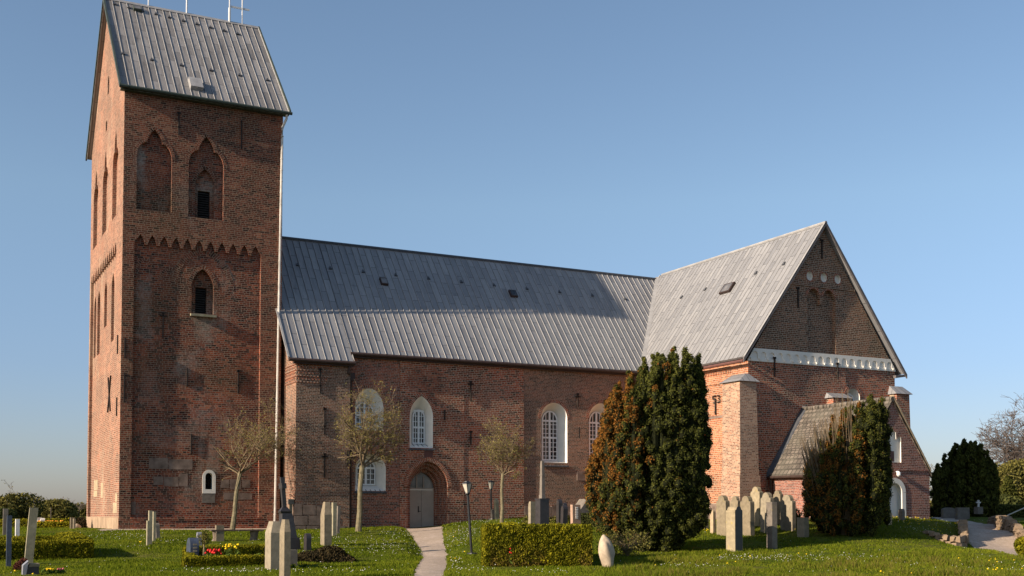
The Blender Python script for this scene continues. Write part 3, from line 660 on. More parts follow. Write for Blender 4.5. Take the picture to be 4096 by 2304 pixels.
for L, f_ in ((w1, fn), (w2, FY(YN - .05)), (w3, FY(YN + .03)), (w4, FY(YN + .03)), (w1b, fn)): mb.cur = 6; mb.ring(archpath(L), .17, f_, -.012, 0)
mb.cur = 5
for x0, x1, z0, z1 in ((XA - .03, 16.42, -.15, .42), (16.47, 17.1, -.12, .36), (17.15, 17.75, -.15, .36), (XA - .04, 16.7, -.62, -.18), (16.75, 17.5, -.62, -.16), (17.55, 18.05, -.6, -.15), (XA - .05, 16.6, -1.2, -.66), (16.65, 17.3, -1.2, -.66), (17.35, 18.0, -1.2, -.66), (18.05, 18.6, -1.2, -.68)):
    mb.box(x0, x1, YA - .035, YA + .05, z0, z1)
for y0, y1, z0, z1 in ((YA, 55.4, -.62, .40), (YA, 56.0, -1.2, -.66)): mb.box(XA - .035, XA + .05, y0, y1, z0, z1)
for i in range(12): mb.box(28.9 + i * .82, 28.9 + i * .82 + .80, YN - .07, YN + .05, -1.2, .33 + random.uniform(-.03, .03))
mb.box(32.2, 33.0, YN - .02, YN + .05, 1.75, 2.25)
mb.build('nave_wall', [M['nave_brick'], M['nave_brick_fine'], M['annexe_brick'], M['portal_brick'], M['nave_brick'], M['field_stone'], M['arch_brick']], church)
def window(L, f_, frame, bars_a, bars_b, arch_top, depth=.55, big=None):
    """splayed white reveal, then a white sash frame with glazing bars"""
    a0, a1, b0, bs, top = frame
    inner = (pointed if big == 'p' else rounded)(a0 - .02, a1 + .02, b0, bs, top)
    def rv(m_):
        n_ = len(L)                                                    # splay between outer and inner outlines (same vertex count)
        for i in range(n_): j = (i + 1) % n_; m_.face([f_(*L[i], .004), f_(*L[j], .004), f_(*inner[j], depth), f_(*inner[i], depth)])
    o = part('window', M['white_plaster'], church, rv)
    def bars(m_):
        fr = lambda a, b_, d: f_(a, b_, depth - .05 + d)
        m_.fill(inner, [[(a + (a < (a0 + a1) / 2 and .07 or -.07), b_ + (.07 if b_ < bs - .2 else -.06)) for a, b_ in inner]], fr, -.03)
        def bx(x0, x1, z0, z1, pr): p = [fr(x0, z0, pr), fr(x1, z0, pr), fr(x1, z0, .04), fr(x0, z0, .04), fr(x0, z1, pr), fr(x1, z1, pr), fr(x1, z1, .04), fr(x0, z1, .04)]; m_.hexa(p)
        for a, w_ in bars_a: bx(a - w_, a + w_, b0, (top - .05) if abs(a - (a0 + a1) / 2) < .05 else bs + (top - bs) * .7, -.02 if w_ < .04 else -.035)
        for b_, w_ in bars_b: bx(a0, a1, b_ - w_, b_ + w_, -.018 if w_ < .04 else -.033)
    part('frame', M['white_paint'], o, bars)
    part('pane', M['glass'], o, lambda m_: m_.fill(inner, [], f_, depth + .01))
    return o
def sill(o, x0, x1, z0, z1, Y, d=.5):
    def g(m_):
        m_.hexa([(x0, Y - .08, z0), (x1, Y - .08, z0), (x1, Y + d, z1 - .05), (x0, Y + d, z1 - .05), (x0, Y - .08, z0 + .05), (x1, Y - .08, z0 + .05), (x1, Y + d, z1), (x0, Y + d, z1)])
        x = x0 + .12
        while x < x1: m_.hexa([(x, Y - .09, z0 + .05), (x + .04, Y - .09, z0 + .05), (x + .04, Y + d, z1), (x, Y + d, z1), (x, Y - .09, z0 + .08), (x + .04, Y - .09, z0 + .08), (x + .04, Y + d, z1 + .03), (x, Y + d, z1 + .03)]); x += .25
    part('sill', M['slate_sill'], o, g)
def sash(a0, a1, b0, b1, cols, rows, trans):
    m_ = (a0 + a1) / 2
    A = [(m_, .05)] + [(a0 + (a1 - a0) * i / cols, .016) for i in range(1, cols) if abs(a0 + (a1 - a0) * i / cols - m_) > .05]
    B = [(t, .05) for t in trans] + [(b0 + (b1 - b0) * i / rows, .016) for i in range(1, rows)]
    return A, B
o = window(w1, fn, (19.45, 20.40, 4.32, 5.15, 5.62), *sash(19.45, 20.4, 4.32, 5.6, 4, 5, (4.95,)), 1)
o = window(w1b, fn, (19.52, 20.52, 1.38, 2.25, 2.68), *sash(19.52, 20.52, 1.38, 2.25, 4, 3, (2.25,)), 1); sill(o, 19.24, 20.96, .95, 1.32, YN)
o = window(w2, FY(YN - .05), (22.56, 23.22, 3.56, 5.0, 5.36), *sash(22.56, 23.22, 3.56, 5.3, 4, 6, (4.42, 5.28)), 1, big='p'); sill(o, 22.16, 23.54, 3.20, 3.52, YN - .05)
o = window(w3, FY(YN + .03), (30.28, 31.22, 2.86, 5.1, 5.62), *sash(30.28, 31.22, 2.86, 5.1, 4, 9, (4.12, 5.05)), 1); sill(o, 29.9, 31.66, 2.48, 2.82, YN + .03)
o = window(w4, FY(YN + .03), (33.3, 34.24, 2.86, 5.1, 5.7), *sash(33.3, 34.24, 2.86, 5.1, 4, 9, (4.12, 5.05)), 1); sill(o, 32.93, 34.66, 2.48, 2.82, YN + .03)
dz = -.88
dr = part('door', M['door_grey'], church, lambda m_: (m_.box(pc - .72, pc - .01, YN + .80, YN + .86, dz, 1.17), m_.box(pc + .01, pc + .72, YN + .80, YN + .86, dz, 1.17), m_.box(pc - .74, pc + .74, YN + .78, YN + .86, 1.18, 1.27)), label='plain grey double door below the pointed brick portal')
part('fanlight', M['glass'], dr, lambda m_: m_.fill(pointed(pc - .70, pc + .70, 1.24, 1.26, 2.11), [], FY(YN), .84))
for q in (-.27, .12): part('glazing_bar', M['door_grey'], dr, lambda m_: m_.box(pc + q - .025, pc + q + .025, YN + .79, YN + .83, 1.25, 1.9))
part('handle', M['iron'], dr, lambda m_: (m_.box(pc - .20, pc - .16, YN + .76, YN + .8, .0, .32), m_.tube([(pc - .18, YN + .74, .05), (pc - .06, YN + .74, .05)], .015, 6)))
part('doorstep', M['field_stone'], dr, lambda m_: m_.box(pc - 1.0, pc + 1.0, YN - .25, YN + .9, -1.3, -.885))
part('plaque', M['shutter_brown'], church, lambda m_: m_.box(23.02, 23.49, YN - .075, YN - .04, 2.72, 3.2))
for a in ((17.29, 5.85, 7.10, 'fork'), (17.52, 3.85, 5.15, 'fork'), (17.53, 1.70, 2.86, 'tee'), (18.7, 2.3, 3.1, 'bar')): anchor(FY(YA), *a)
for a in ((25.65, 5.9, 6.9, 'tee'), (24.15, 4.8, 5.35, 'bar'), (25.66, 3.55, 4.3, 'fork'), (32.21, 5.85, 6.55, 'tee'), (32.3, 4.1, 4.72, 'bar')): anchor(FY(YN - .06), *a)
# nave roof: long slope plus the lower tongue over the annexe
eaveY, eaveYa = 54.72, 54.28
nr_, nn, nd = seamroof('nave_roof', M['nave_lead'], (18.95, eaveY, roofz(eaveY)), (49, eaveY, roofz(eaveY)), (18.95, RIDGE_Y, RIDGE_Z), (49, RIDGE_Y, RIDGE_Z), verges=(0, 0))
seamroof('nave_roof', M['nave_lead'], (15.62, eaveYa, roofz(eaveYa)), (18.95, eaveYa, roofz(eaveYa)), (15.62, RIDGE_Y, RIDGE_Z), (18.95, RIDGE_Y, RIDGE_Z), verges=(1, 0))
seamroof('nave_roof', M['nave_lead'], (49, 66.1, roofz(54.5)), (15.9, 66.1, roofz(54.5)), (49, RIDGE_Y, RIDGE_Z), (15.9, RIDGE_Y, RIDGE_Z), seams=False)
part('ridge_cap', M['slate_sill'], nr_, lambda m_: m_.tube([(15.9, RIDGE_Y, RIDGE_Z - .01), (42.0, RIDGE_Y, RIDGE_Z - .01)], .11, 8))
part('gutter', M['gutter_brown'], church, lambda m_: (m_.tube([(18.9, eaveY - .07, roofz(eaveY) - .10), (37.5, eaveY - .07, roofz(eaveY) - .12)], .09, 8), m_.box(18.9, 37.5, eaveY + .02, YN + .02, roofz(eaveY) - .26, roofz(eaveY) - .13)))
part('gutter', M['gutter_brown'], church, lambda m_: (m_.tube([(15.62, eaveYa - .07, roofz(eaveYa) - .10), (19.0, eaveYa - .07, roofz(eaveYa) - .11)], .09, 8), m_.box(15.9, 18.95, eaveYa + .02, YA + .02, roofz(eaveYa) - .26, roofz(eaveYa) - .13), m_.hexa([(18.93, eaveYa, 7.4), (18.99, eaveYa, 7.4), (18.99, eaveY + .1, 7.85), (18.93, eaveY + .1, 7.85), (18.93, eaveYa, 7.55), (18.99, eaveYa, 7.55), (18.99, eaveY + .1, 8.1), (18.93, eaveY + .1, 8.1)])))
part('downpipe', M['gutter_brown'], church, lambda m_: (m_.tube([(18.98, eaveY - .05, 7.95), (18.72, YA - .15, 7.2), (18.72, YA - .12, 6.95), (19.0, YN - .12, 6.65), (19.0, YN - .1, -1.0)], .07, 8), m_.box(18.78, 19.15, YN - .28, YN - .02, 6.6, 7.0)))
o0 = (18.95, eaveY, roofz(eaveY))
for q in ((1516, 1116, 1552, 1144), (2032, 1165, 2070, 1192)): roofbox('skylight', nr_, o0, nn, nd, *q, .14, M['gutter_brown'], M['glass'])
hooks(nr_, o0, nn, nd, [(1189 + i * 131, 1060 + i * 13.6) for i in range(11)])

# ---- transept
XT0, XT1, YT, TX, TZ = 36.5, 46.42, 45.4, 41.45, 15.05
TSL = (TZ - 7.5) / (46.95 - TX); tz = lambda X: TZ - TSL * abs(X - TX)
mb = MB(); ft = FY(YT)
tw = rounded(42.98, 43.9, 3.6, 6.05)
rounds = [[(cx + .21 * math.cos(2 * math.pi * i / 18), 12.21 + .24 * math.sin(2 * math.pi * i / 18)) for i in range(18)] for cx in (40.55, 41.5, 42.45)]
nl, nr2 = 40.36, 42.28; nm = (nl + nr2) / 2
twin = [(nl, 8.24), (nr2, 8.24)]
for c_, r_ in ((nr2 - .45, .40), (nl + .45, .40)):
    twin += [(c_ + r_ * math.cos(math.pi * i / 10) + (.05 if (i < 1 and c_ > nm) else (-.05 if (i > 9 and c_ < nm) else 0)), 11.12 + .46 * math.sin(math.pi * i / 10)) for i in range(11)]
    if c_ > nm: twin += [(nm + .05, 10.78), (nm - .05, 10.78)]
mb.cur = 0; mb.fill([(XT0, zl), (XT1, zl), (XT1, 7.57), (XT0, 7.57)], [tw], ft, 0)
mb.cur = 1
gab = [(XT0, 8.22), (XT1, 8.22), (XT1, tz(XT1) - .12), (TX, TZ - .18), (XT0, tz(XT0) - .12)]
gab = [(XT0 + .38, 8.22), (XT1 - .38, 8.22), (TX, TZ - .2)]
mb.fill(gab, [twin] + rounds, ft, 0); mb.reveal(twin, ft, 0, .26); mb.fill(twin, [], ft, .26)
mb.box(39.25, 43.6, YT - .05, YT, 11.66, 11.76)
mb.cur = 2
mb.face([(XT0, YT, zl), (XT0, 60, zl), (XT0, 60, 7.6), (XT0, YT, 7.6)]); mb.face([(XT1, YT, zl), (XT1, 64, zl), (XT1, 64, 7.6), (XT1, YT, 7.6)])
for r_, x in ((7.35, 0), (6.62, 0)): mb.box(XT0 - .05, XT0, YT + 1.4, 55, r_, r_ + .1)
for i in range(70): mb.box(XT0 - .05, XT0, YT + 1.4 + i * .14, YT + 1.47 + i * .14, 7.1, 7.25)
mb.cur = 3; mb.box(XT0 - .06, XT0 + .1, YT + 1.6, 55, zl, .45); mb.box(XT0 - .02, XT0 + .1, 47.0, 49.5, 4.86, 5.0)
mb.cur = 4; mb.ring(archpath(twin)[:11], .14, ft, -.015, 0); mb.ring(archpath(twin)[13:], .14, ft, -.015, 0); mb.ring(archpath(tw), .2, ft, -.012, 0)
for c_ in rounds: mb.ring([c_[-i % 18] for i in range(19)][::-1], .09, ft, -.012, 0)
mb.build('transept_wall', [M['transept_brick'], M['gable_brick'], brick('transept_west_brick', [(0, (.20, .075, .04)), (.4, (.40, .13, .06)), (1, (.48, .20, .10))], (.55, .43, .30), ms=.013, white=.2, dark=.1), M['field_stone'], M['arch_brick']], church)
for L, nme in [(c_, 'round_niche') for c_ in rounds]: part(nme, M['white_plaster'], church, lambda m_: (m_.reveal(L, ft, .0, .14), m_.fill(L, [], ft, .14)))
def frz(m_):
    f2 = FY(YT - .05); hs = []; st = (XT1 - XT0 - .3) / 18
    for i in range(18): a = XT0 + .15 + i * st; hs.append(rounded(a + .10, a + st - .10, 7.70, 7.90, 8.06, 5))
    B = [(XT0 - .03, 7.57), (XT1 + .03, 7.57), (XT1 + .03, 7.62), (XT1 - .36, 8.22), (XT0 + .36, 8.22), (XT0 - .03, 7.62)]
    m_.fill(B, hs, f2, 0); m_.reveal(B, f2, 0, .06)
    for h in hs: m_.reveal(h, f2, 0, .06); m_.fill(h, [], f2, .06)
    for i in range(19): a = XT0 + .15 + i * st; m_.box(a - .045, a + .045, YT - .10, YT - .05, 7.64, 7.74)
part('frieze', M['white_plaster'], church, frz)
o = window(tw, ft, (43.1, 43.78, 3.7, 5.9, 6.3), *sash(43.1, 43.78, 3.7, 5.9, 3, 8, (5.0,)), 1, depth=.4)
for a in ((41.38, 13.2, 14.2, 'fork'), (39.74, 10.5, 11.55, 'fork')): anchor(ft, *a)
for a in ((38.12, 6.85, 7.85, 'fork'), (42.31, 6.9, 7.8, 'fork')): anchor(ft, *a, d=-.05)
Y0, Y1 = 45.16, 60.2
ro, tnn, tdd = seamroof('transept_roof', M['nave_lead'], (36.12, Y1, tz(36.12)), (36.12, Y0, tz(36.12)), (TX, Y1, TZ), (TX, Y0, TZ))
seamroof('transept_roof', M['nave_lead'], (46.95, Y0, tz(46.95)), (46.95, Y1, tz(46.95)), (TX, Y0, TZ), (TX, Y1, TZ), seams=False)
def tverge(m_):
    for X in (36.02, 47.05):
        m_.hexa([(X, Y0 - .05, tz(X) - .16), (X, Y0 + .03, tz(X) - .16), (TX, Y0 + .03, TZ - .16), (TX, Y0 - .05, TZ - .16), (X, Y0 - .05, tz(X) + .06), (X, Y0 + .03, tz(X) + .06), (TX, Y0 + .03, TZ + .06), (TX, Y0 - .05, TZ + .06)])
    m_.hexa([(46.3, Y0 + .03, 7.2), (47.0, Y0 + .03, 7.3), (47.0, 50, 7.3), (46.3, 50, 7.2), (46.3, Y0 + .03, 7.35), (47.0, Y0 + .03, 7.42), (47.0, 50, 7.42), (46.3, 50, 7.35)])
part('verge_board', plain('verge_lead', (.12, .105, .10), .55, .4, .3, 3), ro, tverge)
part('ridge_cap', M['seam_lead'], ro, lambda m_: m_.tube([(TX, Y0 - .04, TZ), (TX, 60.0, TZ)], .09, 8))
part('gutter', M['shutter_brown'], church, lambda m_: m_.tube([(36.05, Y0, tz(36.05) - .12), (36.05, 55.2, tz(36.05) - .12)], .085, 8))
roofbox('skylight', ro, (36.12, Y0, tz(36.12)), tnn, tdd, 2903, 1144, 2922, 1169, .14, M['gutter_brown'], M['glass'])
hooks(ro, (36.12, Y0, tz(36.12)), tnn, tdd, [(2728, 1190), (2823, 1158), (3026, 1093), (3138, 1056)])
vb = (36.22, eaveY, roofz(eaveY)); vt_ = (TX, RIDGE_Y + .1, RIDGE_Z)
vy = lambda X: RIDGE_Y - (RIDGE_Z - tz(X)) / SL
def valley(m_):
    a = Vector((36.4, vy(36.4), tz(36.4) + .06)); b_ = Vector((41.3, vy(41.3), tz(41.3) + .06)); s_ = Vector((.10, -.06, 0)); up = Vector((-.02, -.05, .06))
    m_.hexa([a - s_, a + s_, b_ + s_, b_ - s_, a - s_ + up, a + s_ + up, b_ + s_ + up, b_ - s_ + up])
part('valley', M['seam_lead'], ro, valley)
def buttress(x0, x1, y0, y1, zt_, capz, dirn, shoulder=None):
    def g(m_):
        bt = .12
        m_.hexa([(x0 - bt, y0 - bt, zl), (x1 + bt, y0 - bt, zl), (x1 + bt, y1, zl), (x0 - bt, y1, zl), (x0, y0, zt_), (x1, y0, zt_), (x1, y1, zt_), (x0, y1, zt_)])
        if shoulder: m_.hexa([(x0 - bt - .09, y0 - bt - .06, zl), (x1 + bt + .09, y0 - bt - .06, zl), (x1 + bt + .09, y1, zl), (x0 - bt - .09, y1, zl), (x0 - bt + .0, y0 - bt + .02, shoulder + .06), (x1 + bt - .0, y0 - bt + .02, shoulder + .06), (x1 + bt, y1, shoulder), (x0 - bt, y1, shoulder)])
    o = part('buttress', M['buttress_brick'] if shoulder else M['transept_brick'], church, g)
    e = .14; (dx, dy) = dirn
    part('cap', M['nave_lead'], o, lambda m_: m_.hexa([(x0 - e, y0 - e, zt_ - .02), (x1 + e, y0 - e, zt_ - .02), (x1 + e, y1 + e, zt_ - .02), (x0 - e, y1 + e, zt_ - .02), (x0 + dx, y0 + dy, capz), (x1 + .02 - (.3 if dx else 0), y0 + dy, capz), (x1 - (.3 if dx else 0), y1, capz), (x0 + dx, y1, capz)]))
buttress(35.72, 36.74, 45.08, 46.45, 6.5, 6.92, (.6, .28), 1.78)
buttress(46.03, 46.95, 44.9, 45.45, 6.33, 6.78, (0, .5)); buttress(41.6, 42.75, 44.9, 45.45, 5.92, 6.2, (0, .5))
def year(m_):          # iron figures 5 and 3 on the west wall with their tie bar
    X = XT0 - .06
    def pl(pts): m_.tube([(X, y, z) for y, z in pts], .035, 6)
    s3 = lambda y0: [(y0 + .22, 6.02), (y0 - .08, 6.02)]
    pl([(47.98, 6.03), (48.22, 6.03), (48.22, 5.88)]); pl([(48.22, 5.88), (48.05, 5.90), (47.97, 5.80), (48.03, 5.69), (48.2, 5.68)])
    pl([(47.86, 6.02), (47.68, 6.03), (47.63, 5.95), (47.75, 5.87)]); pl([(47.75, 5.87), (47.62, 5.80), (47.64, 5.70), (47.85, 5.68)])
    m_.box(X - .03, X + .03, 47.97, 48.04, 5.05, 5.9)
part('iron_numerals', M['iron'], church, year)

# ---- south porch
PX, PZ, PY = 40.0, 5.24, 39.3
mb = MB(); fp = FY(PY)
px0, px1, pez = 37.86, 42.32, 1.98
pn = [(39.42, 2.32), (40.52, 2.32), (40.52, 3.52), (40.33, 3.52), (40.30, 3.40), (40.22, 3.40), (40.20, 3.72), (39.97, 3.84), (39.74, 3.72), (39.72, 3.40), (39.64, 3.40), (39.61, 3.52), (39.42, 3.52)]
pdoor = rounded(39.66, 40.52, zl, .92)
mb.fill([(px0, zl), (px1, zl), (px1, pez), (PX + .05, PZ + .05), (px0, pez)], [pn, pdoor], fp, 0)
mb.face([(px0, PY, zl), (px0, YT, zl), (px0, YT, pez - .1), (px0, PY, pez - .1)]); mb.face([(px1, PY, zl), (px1, YT, zl), (px1, YT, pez), (px1, PY, pez)])
mb.box(px0 - .02, px1 + .03, PY - .035, PY, 1.93, 2.0)
mb.build('porch_wall', M['porch_brick'], church)
for a, b_ in (((px1 + .06, pez - .05), (PX + .05, PZ + .08)),):
    part('verge_coping', M['sandstone_warm'], church, lambda m_: m_.hexa([(a[0], PY - .06, a[1]), (a[0], PY + .2, a[1]), (b_[0], PY + .2, b_[1]), (b_[0], PY - .06, b_[1]), (a[0], PY - .06, a[1] + .12), (a[0], PY + .2, a[1] + .12), (b_[0], PY + .2, b_[1] + .14), (b_[0], PY - .06, b_[1] + .14)]))
pr = MB()
for xe, sgn in ((37.66, 1), (42.45, -1)):
    q = [(xe, PY - .05, pez - .18), (xe, YT, pez - .18), (PX, YT, PZ), (PX, PY - .05, PZ)]; H = math.hypot(PX - xe, PZ - pez + .18)
    pr.face(q, [(0, 0), (6, 0), (6, H), (0, H)]); pr.face([(a, b_, c - .1) for a, b_, c in q], [(0, 0), (6, 0), (6, H), (0, H)])
    for k in range(14):
        t0, t1 = k / 14, (k + 1) / 14; A = lambda t, dz_: (xe + (PX - xe) * t, pez - .18 + (PZ - pez + .18) * t + dz_)
        (xa, za), (xb, zb) = A(t0, .06), A(t1, .015)
        pr.face([(xa, PY - .05, za), (xa, YT, za), (xb, YT, zb), (xb, PY - .05, zb)], [(0, t0 * H), (6, t0 * H), (6, t1 * H), (0, t1 * H)])
        pr.face([(xa, PY - .05, za), (xa, YT, za), (xa, YT, za - .05), (xa, PY - .05, za - .05)], [(0, 0), (6, 0), (6, .05), (0, .05)])
prf = pr.build('porch_roof', M['roof_tile'], church)
def rcap(m_):
    for i in range(15): y = PY - .05 + i * .41; m_.tube([(PX, y, PZ + .02), (PX, y + .38, PZ + .05)], [.13, .11], 8)
part('ridge_cap', M['roof_tile'], prf, rcap)
part('flashing', M['slate_sill'], prf, lambda m_: m_.hexa([(37.6, YT - .02, pez - .2), (37.75, YT - .3, pez - .1), (PX, YT - .3, PZ + .08), (PX, YT - .02, PZ + .12), (37.6, YT, pez), (37.75, YT - .25, pez + .0), (PX, YT - .25, PZ + .16), (PX, YT, PZ + .22)]))
part('downpipe', M['gutter_brown'], church, lambda m_: (m_.tube([(37.7, 45.2, 1.75), (37.75, 45.2, -.9)], .07, 8), m_.tube([(37.62, PY, 1.72), (37.62, 45.3, 1.74)], .07, 8)))
pw = part('niche', M['white_plaster'], church, lambda m_: (m_.reveal(pn, fp, 0, .12), m_.fill(pn, [], fp, .12)))
part('shutter', M['shutter_brown'], pw, lambda m_: m_.box(39.62, 40.14, PY + .06, PY + .13, 2.36, 2.84))
def pring(m_): m_.ring(archpath(pdoor), .24, fp, -.03, 0); m_.box(40.52, 40.76, PY - .03, PY, -1, .92); m_.box(39.42, 39.66, PY - .03, PY, -1, .92); m_.reveal(pdoor, FY(PY), .0, .249)
pdr = part('porch_door', M['door_white'], church, lambda m_: m_.fill(pdoor, [], fp, .25))
part('door_surround', M['white_plaster'], pdr, pring)
part('lamp', M['white_paint'], church, lambda m_: (m_.tube([(40.2, PY - .14, 1.66), (40.2, PY - .14, 1.72), (40.2, PY - .14, 1.84), (40.2, PY - .14, 1.90)], [.04, .09, .09, .03], 8), m_.box(40.15, 40.25, PY - .15, PY, 1.86, 1.91)))


# ------------------------------------------------------------------ GRAVESTONES
def profile(style, w_, h):
    k = w_ / 2
    if style == 'flat': return [(-k, 0), (k, 0), (k, h), (-k, h)]
    if style == 'slant': return [(-k, 0), (k, 0), (k, h * .86), (k * .2, h), (-k, h)]
    if style == 'point': return [(-k, 0), (k, 0), (k, h * .84), (k * .75, h * .93), (0, h), (-k * .75, h * .93), (-k, h * .84)]
    if style == 'round': return [(-k, 0), (k, 0)] + [(k * math.cos(math.pi * i / 12), h - k + k * math.sin(math.pi * i / 12)) for i in range(13)]
    if style == 'low': return [(-k, 0), (k, 0)] + [(k * math.cos(math.pi * i / 12), h * .8 + h * .2 * math.sin(math.pi * i / 12)) for i in range(13)]
    # shouldered stone with a round head
    r_ = k * .68; b_ = h - r_ - k * .25
    return [(-k, 0), (k, 0), (k, b_), (k * .96, b_ + k * .2), (r_, b_ + k * .25)] + [(r_ * math.cos(math.pi * i / 12), h - r_ + r_ * math.sin(math.pi * i / 12)) for i in range(13)] + [(-r_, b_ + k * .25), (-k * .96, b_ + k * .2), (-k, b_)]
def stone(label, px, pyb, pyt, pxw, style='flat', mat='sandstone', t=.16, yaw=0, lean=0, side=0, cat='gravestone', name='gravestone', group='gravestones in the churchyard', w_=None, v=None, chamfer=0):
    """upright slab: broad faces look west and east, narrow edges south; foot, top and width as surveyed"""
    if v: P = atV(px, pyb, v); P = Vector((P[0], P[1], P[2]))
    else: P, v = ground_at(px, pyb)
    h = (pyb - pyt) / FOC * v; a = (px - 2048) / FOC; W = pxw / FOC * v
    if w_ is None:
        w_ = (W - t * (cy - a * sy)) / (sy + a * cy); w_ = max(.22, min(1.0, w_))
    sink = .12; L = profile(style, w_, h + sink); m_ = MB(); f_ = lambda b_, z, d: (d + z * lean, b_ + z * side, z - sink)
    if chamfer:          # top bevelled away on the west face
        hh = h + sink; c_ = chamfer
        m_.hexa([f_(-w_ / 2, 0, -t / 2), f_(-w_ / 2, 0, t / 2), f_(w_ / 2, 0, t / 2), f_(w_ / 2, 0, -t / 2), f_(-w_ / 2, hh - c_, -t / 2), f_(-w_ / 2, hh - c_, t / 2), f_(w_ / 2, hh - c_, t / 2), f_(w_ / 2, hh - c_, -t / 2)])
        m_.hexa([f_(-w_ / 2, hh - c_, -t / 2), f_(-w_ / 2, hh - c_, t / 2), f_(w_ / 2, hh - c_, t / 2), f_(w_ / 2, hh - c_, -t / 2), f_(-w_ / 2 + c_ * .5, hh, -t * .15), f_(-w_ / 2 + c_ * .5, hh, t / 2), f_(w_ / 2, hh, t / 2), f_(w_ / 2, hh, -t * .15)])
    else: m_.prism(L, f_, -t / 2, t / 2)
    o = m_.build(name, M[mat]); o.location = P; o.rotation_euler = (0, 0, R(yaw))
    md = o.modifiers.new('edge', 'BEVEL'); md.width = .012; md.segments = 1; md.limit_method = 'ANGLE'; md.angle_limit = R(50)
    return tag(o, label, cat, group)
# left lawn
stone('dark blue polished slab at the left edge of the hedge plot', 34, 2267, 2063, 20, 'slant', 'blue_granite', .13)
stone('slim white slab standing inside the left hedge plot', 68, 2200, 2077, 18, 'flat', 'white_marble', .13)
stone('tall brown weathered slab leaning to the right beside the left hedge', 112, 2258, 2032, 32, 'slant', 'greenish_stone', .24, lean=.075)
stone('grey green slab behind the dark blue one at the far left', 21, 2140, 2035, 20, 'flat', 'mid_stone', .2)
stone('small reddish white marker, leftmost of three beyond the left hedge', 147, 2112, 2090, 9, 'flat', 'pink_stone', .22)
stone('white marker with square top beyond the left hedge', 158, 2110, 2070, 10, 'flat', 'white_marble', .25)
stone('white marker on a wider foot beyond the left hedge, nearest the flower row', 170, 2111, 2073, 9, 'point', 'white_marble', .22)
stone('pale slab beside the brown mound left of the tower', 289, 2116, 2070, 9, 'flat', 'sandstone', .2)
stone('thin slab just in front of the brown mound left of the tower', 297, 2117, 2075, 4, 'flat', 'sandstone_pale', .1)
stone('short narrow slab, front one of three in a row before the tower', 591, 2183, 2083, 13, 'flat', 'greenish_stone', .085)
stone('tallest slab of the three in a row before the tower', 600, 2178, 2043, 17, 'flat', 'greenish_stone', .125)
stone('thin tall slab, rear one of three in a row before the tower', 616, 2166, 2047, 14, 'flat', 'greenish_stone', .10)
stone('small dark brown stone with knobbed head right of the three tall slabs', 632, 2155, 2093, 13, 'shoulder', 'mid_stone', .15, lean=-.05)
stone('pale round-topped slab behind the polished black headstone', 796, 2190, 2129, 15, 'round', 'grey_granite', .16)
stone('square grey stone behind the left trestle of the bench', 878, 2165, 2102, 26, 'flat', 'sandstone', .32)
stone('broad pale pillar stone with sloped head in the foreground', 1092, 2279, 2087, 44, 'flat', 'sandstone_pale', .30, w_=.62, chamfer=.32)
stone('slim pale slab with sloped head, foremost on the left lawn', 1139, 2322, 2080, 26, 'flat', 'sandstone', .155, w_=.42, chamfer=.3)
stone('pinkish slab between the broad pillar stone and the slim one', 1121, 2200, 2090, 17, 'flat', 'sandstone_pale', .17)
stone('low dark stone with rounded head right of the cross monument', 1230, 2205, 2134, 31, 'round', 'dark_granite', .18)
stone('tall pale slab with sloped head left of the path', 1304, 2183, 2008, 32, 'flat', 'sandstone', .30, w_=.5, chamfer=.5)
stone('slim slab, left one of a leaning pair before the stair annexe', 1336, 2144, 2011, 14, 'flat', 'greenish_stone', .17)
stone('thin dark-edged slab, right one of a pair before the stair annexe', 1350, 2136, 2024, 11, 'flat', 'mid_stone', .13, lean=.03)
# along the nave
stone('tall mossy slab leaning by the young tree at the nave wall', 1988, 2083, 1994, 19, 'point', 'greenish_stone', .16, lean=-.04, v=57.2)
stone('short dark post-like stone beside the rear lamp', 1972, 2083, 2038, 8, 'flat', 'mid_stone', .14, v=57.5)
stone('pale stone with carved rosettes left of the dark pedestal', 2128, 2092, 2006, 30, 'slant', 'sandstone_pale', .26, v=52)
stone('black stone, tallest of three behind the trimmed hedge', 2238, 2094, 1996, 18, 'point', 'dark_granite', .2, v=51)
stone('black stone, rear one of three behind the trimmed hedge', 2258, 2092, 2010, 14, 'point', 'dark_granite', .18, v=52.5)
stone('black stone with sloping foot, front one of three behind the trimmed hedge', 2255, 2103, 2021, 28, 'point', 'dark_granite', .22, lean=.04, v=48.5)
ps = stone('pinkish stone with white letters down its face near the yew', 2303, 2097, 2019, 30, 'flat', 'pink_stone', .40, w_=.2, lean=-.02, v=50)
for i in range(7):
    m_ = MB(); z = .25 + i * .075; m_.box(-.03 - .004 * (i % 3), .05 + .01 * (i % 2), -.118, -.098, z, z + .045); m_.box(-.06, -.04, -.118, -.098, z, z + .05)
    q = m_.build('letters', M['white_paint']); q.parent = ps
